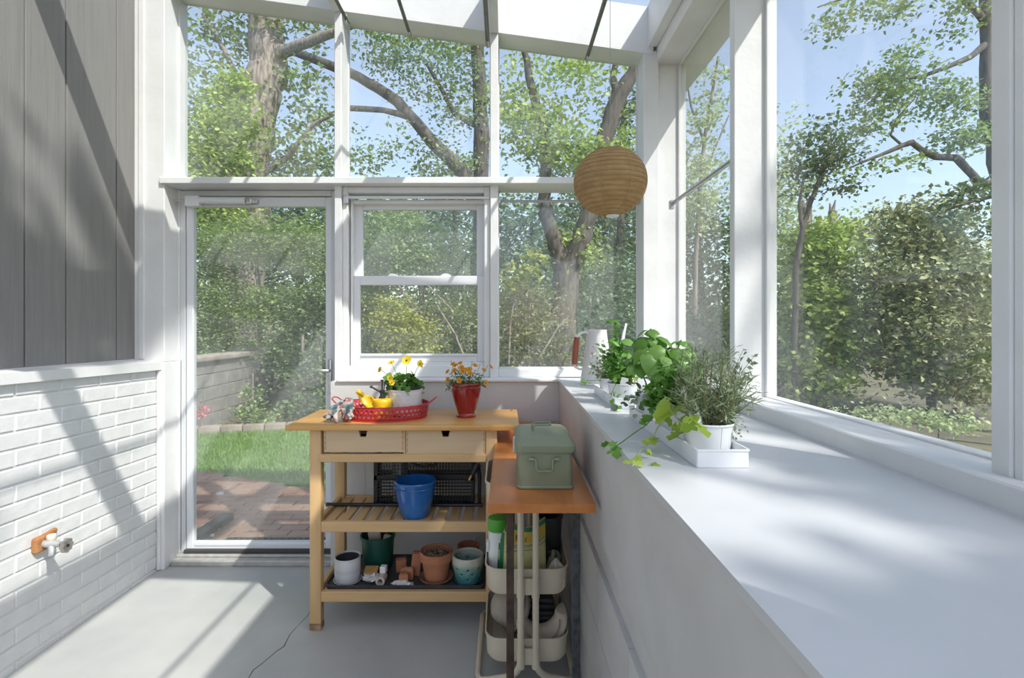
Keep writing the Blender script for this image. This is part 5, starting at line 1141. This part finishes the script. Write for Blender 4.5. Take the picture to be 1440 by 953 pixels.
tree('forked_tree', 'dark tree with a wide forked trunk behind the corner picture window', 'tree',
     [[(792,500,9),(793,440,9),(796,385,9),(19,18,19)], [(796,388,9),(782,345,9),(769,310,9),(766,280,9),(770,215,9),(745,110,9),(735,60,9),(14,12,10,9,8,6,4)], [(798,385,9),(815,345,9),(828,305,9),(834,270,9),(846,210,9),(868,140,9),(895,95,9),(930,40,9),(15,13,12,13,13,11,9,6)], [(868,140,9),(862,110,9),(872,60,9),(7,5,3)]],
     [(760,190,9,50,45,1500),(800,215,8.8,45,30,1100),(720,150,9.2,30,50,500),(830,110,9,60,35,500),(860,200,9.4,30,50,450),(770,100,9,60,30,450),(810,350,9.1,30,30,450)], L_BR, .10, LEAF, BARKD)
tree('slim_tree', 'slender dark evergreen right of the forked tree', 'tree', [[(868,520,11),(870,400,11),(874,250,11),(878,120,11),(7,6,5,3)]], [(880,200,11,28,90,1800),(880,330,11,30,60,1500),(850,420,11,45,60,1600)], L_DK, .12, LONG, BARKD)
# the layered understorey seen through the door and the sash window
tree('layered_shrub', 'wide layered green shrub filling the lower glass of the door', 'shrub', [[(370,520,9.5),(365,430,9.5),(360,360,9.5),(5,4,2)]], [(310,350,9.5,60,40,4800),(380,345,9.7,60,40,4800),(440,360,9.7,45,50,3400),(320,430,9.3,65,45,5000),(400,440,9.3,60,45,4600),(360,490,9.4,90,25,3000)], L_MD, .062, upbias=1.6)
tree('dark_shrub', 'deep green shrub at the right edge of the door glass, above the lawn', 'shrub', [[(430,580,8.6),(428,520,8.6),(425,470,8.6),(4,3,2)]], [(430,520,8.7,45,40,1800),(455,440,8.9,30,50,1300),(440,570,8.3,45,24,1200)], L_DK, .075)
tree('climbing_plant', 'leafy climber in front of the grey block wall', 'plant', [[(352,600,7.4),(355,560,7.4),(356,525,7.4),(2,2,1)]], [(352,585,7.3,30,18,420),(357,545,7.5,10,30,160)], L_MD, .06)
tree('red_flower_plant', 'small plant of pinkish red flowers at the left edge of the door glass', 'plant', [[(284,590,6.9),(284,582,6.9),(1,1)]], [(284,578,6.9,11,5,70)], lm('red_flower_petal', (0.608,0.068,0.095), (0.743,0.203,0.230)), .045)
tree('forsythia_bush', 'yellow-green rounded bush behind the lower sash of the window', 'shrub', [[(575,560,8.5),(572,500,8.5),(570,450,8.5),(3,3,2)]], [(555,455,8.5,30,35,1300),(580,480,8.4,35,35,1500),(545,430,8.6,14,20,300)], L_YL, .065)
tree('garden_bush', 'leafy green bush behind the upper sash, with arching bare twigs', 'shrub',
     [[(600,540,10.5),(598,460,10.5),(590,390,10.5),(580,340,10.5),(5,4,3,2)], [(598,460,10.3),(560,400,10.2),(530,360,10.2),(2,2,1)], [(600,470,10),(640,440,9.8),(600,400,9.8),(2,1.5,1)], [(660,520,9.5),(640,470,9.5),(615,430,9.5),(2,1.5,1)]],
     [(560,350,10.5,60,45,4000),(630,370,10.6,50,50,3600),(650,450,10.4,50,50,3200),(520,400,10.6,30,60,2000),(560,320,10.7,60,30,2000)], L_MD, .075)
tree('bramble_bush', 'tangled olive bush with upright stems in the lower left of the corner picture window', 'shrub',
     [[(745,540,8),(742,470,8),(748,400,8),(2.5,2,1)], [(722,540,7.8),(724,470,7.8),(727,420,7.8),(1.5,1.2,1)], [(760,500,7.8),(785,460,7.8),(800,445,7.8),(1.5,1.2,.8)]],
     [(730,440,8,34,50,1500),(760,440,8.4,40,50,1400),(720,500,7.8,30,30,900),(770,490,8.2,40,30,900)], lm('dull_olive_leaf', (0.121,0.149,0.054), (0.338,0.338,0.149)), .06)
tree('sunlit_sapling', 'bright yellow-green sapling leaves left of the forked trunk', 'tree', [[(715,520,7.5),(718,450,7.5),(730,390,7.5),(1.5,1.2,.8)]], [(738,380,7.5,26,14,260),(718,395,7.5,14,10,120),(755,362,7.5,12,10,120)], L_YL, .055, MAPLE)
tree('understorey_bush', 'blue-green bush below the forked tree, right half of the corner window', 'shrub', [[(830,560,9.5),(832,480,9.5),(830,420,9.5),(4,3,2)]], [(840,460,9.6,50,55,2200),(880,480,9.8,35,40,1300),(810,490,9.2,35,30,900),(860,390,10,45,40,1200)], L_BL, .085)
# dense distant trees closing the view
far = [('dense broad tree at the far left behind the door', 300,330,20,90,90,3400,L_DK),('dense tree behind the layered shrub', 420,330,21,90,95,3400,L_BL),('dense tree behind the sash window, left', 520,340,20,80,85,3200,L_MD),
       ('tall far tree between the sash window and the corner window', 640,320,22,85,95,3400,L_DK),('far tree behind the forked trunk', 750,350,19,80,80,3000,L_BL),('far dark tree at the right end of the back glass', 860,330,20,80,110,3600,L_DK),
       ('far tree in the narrow right window', 985,380,21,80,110,3800,L_DK),('far tree at the left edge of the big right window', 1110,420,22,80,100,3000,L_MD),('far green trees behind the magnolia, left part', 1220,400,24,90,110,3200,L_BR),('far tree behind the magnolia, right part', 1390,430,23,90,75,2600,L_MD)]
for lab, u, v, Y, ru, rv, n, m in far:
    tree('background_tree', lab, 'tree', [[(u,v+110,Y),(u+2,v+40,Y),(u-3,v-rv*.6,Y),(6,5,2)]], [(u,v,Y,ru,rv,int(n*1.5)),(u,v+100,Y-1,ru,55,int(n*.8))], m, .21, LEAF, BARKD, 'distant trees')
under = [('low dark bush along the back of the lawn, left',350,505,12,100,28,1700,L_DK),('low dark bush behind the yellow-green bush',560,500,12.5,95,40,2000,L_DK),('low bush behind the brambles',740,500,12,80,40,1700,L_DK),('low bush at the foot of the slim evergreen',880,490,12.5,70,45,1700,L_DK),
         ('low bush in the narrow right window',985,480,11,50,45,1600,L_DK),('shaded bush at the foot of the far trees, big right window',1120,520,11,55,40,1500,L_BL)]
for lab, u, v, Y, ru, rv, n, m in under:
    tree('low_bush', lab, 'shrub', [[(u,v+40,Y),(u,v,Y),(4,2)]], [(u,v,Y,ru,rv,int(n*1.6))], m, .11, LEAF, BARKD, 'low bushes at the back of the garden')
# right-hand side garden
tree('corner_sapling', 'thin pale-leaved tree in the narrow right window', 'tree', [[(975,480,12),(980,330,12),(990,200,12),(1010,80,12),(4,3,2.5,1.5)],[(985,260,12),(1005,210,12),(1030,150,12),(2,1.5,1)],[(990,200,12),(972,150,12),(965,110,12),(2,1.5,1)]], [(985,210,12,30,70,900),(1000,130,12,25,40,260),(975,290,12,35,40,900)], L_PA, .12)
tree('pale_tree', 'pale green tree at the left edge of the large right window', 'tree', [[(1085,480,17),(1090,330,17),(1095,230,17),(4,3,1)],[(1090,280,17),(1105,230,17),(1115,190,17),(1.6,1.2,.6)]], [(1095,270,17,40,80,1500),(1110,200,17,30,50,350),(1105,350,17,45,50,1400)], L_PA, .15)
tree('crooked_tree', 'slender dark crooked tree in front of the stumps', 'tree', [[(1117,540,9),(1118,440,9),(1120,370,9),(1128,325,9),(1143,275,9),(1158,240,9),(1166,205,9),(4.5,4,3.8,3.6,3,2.4,1.5)],[(1128,325,9),(1124,290,9),(1130,250,9),(3,2.5,1.5)]], [(1150,205,9,34,30,700),(1180,225,9,30,28,550),(1185,262,8.9,20,12,130),(1135,250,9.1,26,36,450)], L_DK, .085, LEAF, BARKD)
tree('leafy_bush', 'bright green leafy bush left of the magnolia', 'shrub', [[(1150,560,11),(1152,480,11),(1155,380,11),(6,5,3)]], [(1150,360,9.6,38,50,2600),(1140,430,9.6,38,50,2600),(1170,470,9.4,45,50,2600),(1150,530,9.2,45,35,1300),(1195,330,11.3,28,30,700)], L_BR, .085, MAPLE)
tree('magnolia', 'large olive-leaved magnolia in the large right window', 'tree', [[(1310,580,9),(1308,500,9),(1305,400,9),(1300,320,9),(6,5,4,2)],[(1308,480,9),(1350,430,8.8),(1375,400,8.8),(3,2.5,1.5)],[(1306,450,9),(1260,410,8.8),(1240,380,8.8),(3,2.5,1.5)]],
     [(1295,330,9,55,48,3400),(1270,400,8.8,55,55,3800),(1345,400,8.8,55,60,4000),(1310,470,8.6,85,55,5400),(1330,530,8.5,70,35,1900),(1260,490,8.8,45,45,1000),(1270,300,9.2,28,22,350)], L_OL, .10, LEAF, BARKD)
for (u, v, w, lab) in ((1134,292,8,'broken tree stump left of the other, above the bright bush'),(1171,297,6.5,'jagged split stump right of the other, beside the magnolia')):
    b_ = P(u, v+130, 13); top = P(u, v, 13); r = w*13/F
    t = thing('tree_stump', lab, 'stump', (b_.x,b_.y,GZ), 'broken tree stumps')
    mb = MB().tube([Vector((b_.x,b_.y,GZ-.1)), b_, top], [r*1.3,r*1.1,r*.9], seg=12)
    mb.tube([top, top+Vector((r*.6,0,.28))], [r*.45,r*.12], seg=6); mb.tube([top-Vector((r*.4,0,.1)), top+Vector((-r*.6,0,.20))], [r*.5,r*.15], seg=6)
    mb.build('stump', BARK, t)
tree('overhanging_maple', 'maple with dark crooked limbs reaching in from the right edge of the large window', 'tree',
     [[(1432,560,7),(1425,380,7),(1405,250,7),(1388,160,7),(1386,30,7),(1384,-120,7),(12,11,10,8,7,6)], [(1402,262,7),(1375,255,6.9),(1345,222,6.9),(1315,220,6.8),(1297,212,6.8),(1282,200,6.8),(1268,205,6.8),(1245,215,6.8),(1215,227,6.7),(1190,238,6.7),(6,5.5,5,4.5,4,4,3.5,2.5,1.8,1)], [(1388,60,7),(1365,80,6.9),(1330,95,6.8),(1295,108,6.8),(1250,112,6.8),(5,4,3.2,2.5,1.2)], [(1270,205,6.8),(1252,190,6.8),(1262,165,6.8),(1285,140,6.8),(2,1.6,1.2,.8)],[(1385,30,7),(1340,-20,6.9),(1270,-30,6.8),(1150,10,6.6),(5,4,3,1)]],
     [(1220,120,6.8,40,18,330),(1260,95,6.8,50,20,420),(1310,120,6.8,50,25,520),(1250,150,6.8,50,22,440),(1215,175,6.8,30,16,230),(1350,150,6.9,40,30,440),(1340,200,6.9,40,22,420),(1375,190,7,25,25,300),(1190,22,6.6,40,20,280),(1250,10,6.7,50,20,330),(1350,25,6.9,40,30,380),(1300,-50,6.9,120,35,800),(1255,225,6.7,35,6,60),(1280,232,6.8,25,6,50),(1215,240,6.7,25,7,70)], L_MD, .07, LEAF, BARKD)
tree('drooping_branch_tree', 'dark-leaved drooping spray at the right edge of the large window', 'tree', [[(1440,420,6.2),(1430,300,6.2),(1400,275,6.2),(1360,285,6.2),(1320,300,6.2),(5,4,3,2,1)]], [(1365,290,6.2,30,24,240),(1340,305,6.2,22,14,110),(1385,325,6.2,16,16,110),(1375,262,6.2,25,12,110)], L_DK, .07, LEAF, BARKD)
tree('ground_cover', 'pale low plants on the ground outside the large right window', 'plant', [[(1320,600,6.5),(1320,590,6.5),(1,1)]], [(1250,585,6.8,60,10,500),(1330,592,6.4,60,12,600)], L_PA, .06)
# trees on the sunny side, behind and right of the room; their crowns dapple the sill
def shade_tree(label, base, clumps, m, size, seed):
    t = thing('shade_tree', label, 'tree', base); rs = random.Random(seed); b = Vector(base)
    cs = [Vector(c[:3]) for c in clumps]; top = sum(cs, Vector())/len(cs)
    MB().tube([b, b.lerp(top,.4)+Vector((.1,.1,0)), b.lerp(top,.8)], [.22,.17,.10], seg=10).build('trunk', BARK, t)
    P_ = []
    for c in clumps:
        q = Vector(c[:3]); MB().tube([b.lerp(top,.62), (b.lerp(top,.8)+q)/2+Vector((0,0,.15)), q], [.07,.04,.015], seg=6).build('branch', BARK, t)
        rx, n = c[3], c[4]; nc = max(3, n//22); d = _unit(RNG.normal(size=(nc,3)))*RNG.uniform(.1,1,(nc,1)); cc = np.array(q)+d*rx*np.array([1,1,.55]); P_.append(cc[RNG.integers(0,nc,n)]+RNG.normal(size=(n,3))*np.array([.07,.07,.04]))
    leaf_mesh('foliage', np.concatenate(P_).astype(np.float32), size, MAPLE, m, t)
def ray(x, y, z, t): return (x+t, y-t, z+1.6*t)
SH = [ray(x, y, 1.04, 4.3)+(r_, n_) for x, y, r_, n_ in ((.05,1.35,.24,110),(.06,1.66,.15,60),(.0,1.98,.18,80),(.14,1.25,.12,36),(.15,2.25,.16,50),(.35,.40,.17,90),(.60,.40,.2,120),(.46,.55,.09,38),(.76,.58,.16,80),(.92,.74,.2,90),(.67,.86,.09,36),(.73,1.07,.10,40),(.92,1.1,.15,50),(.9,1.5,.18,36),(.6,1.75,.07,9),(.4,2.2,.09,14),(.55,2.5,.14,24))]
shade_tree('broad maple behind the camera on the sunny side, shading the sill', (7.2,-6.2,GZ), SH, L_MD, .085, 1)
SH2 = [ray(-1.0,1.0,3.3,3.4)+(.36,150), ray(-1.1,.55,3.3,3.6)+(.36,140), ray(-.95,1.5,3.3,3.8)+(.30,110), ray(-1.5,.2,3.3,4.0)+(.4,110), ray(-.5,.2,3.2,4.0)+(.3,60)]
shade_tree('second tree behind the camera, casting soft shade on the siding', (2.5,-8.5,GZ), SH2, L_MD, .13, 2)
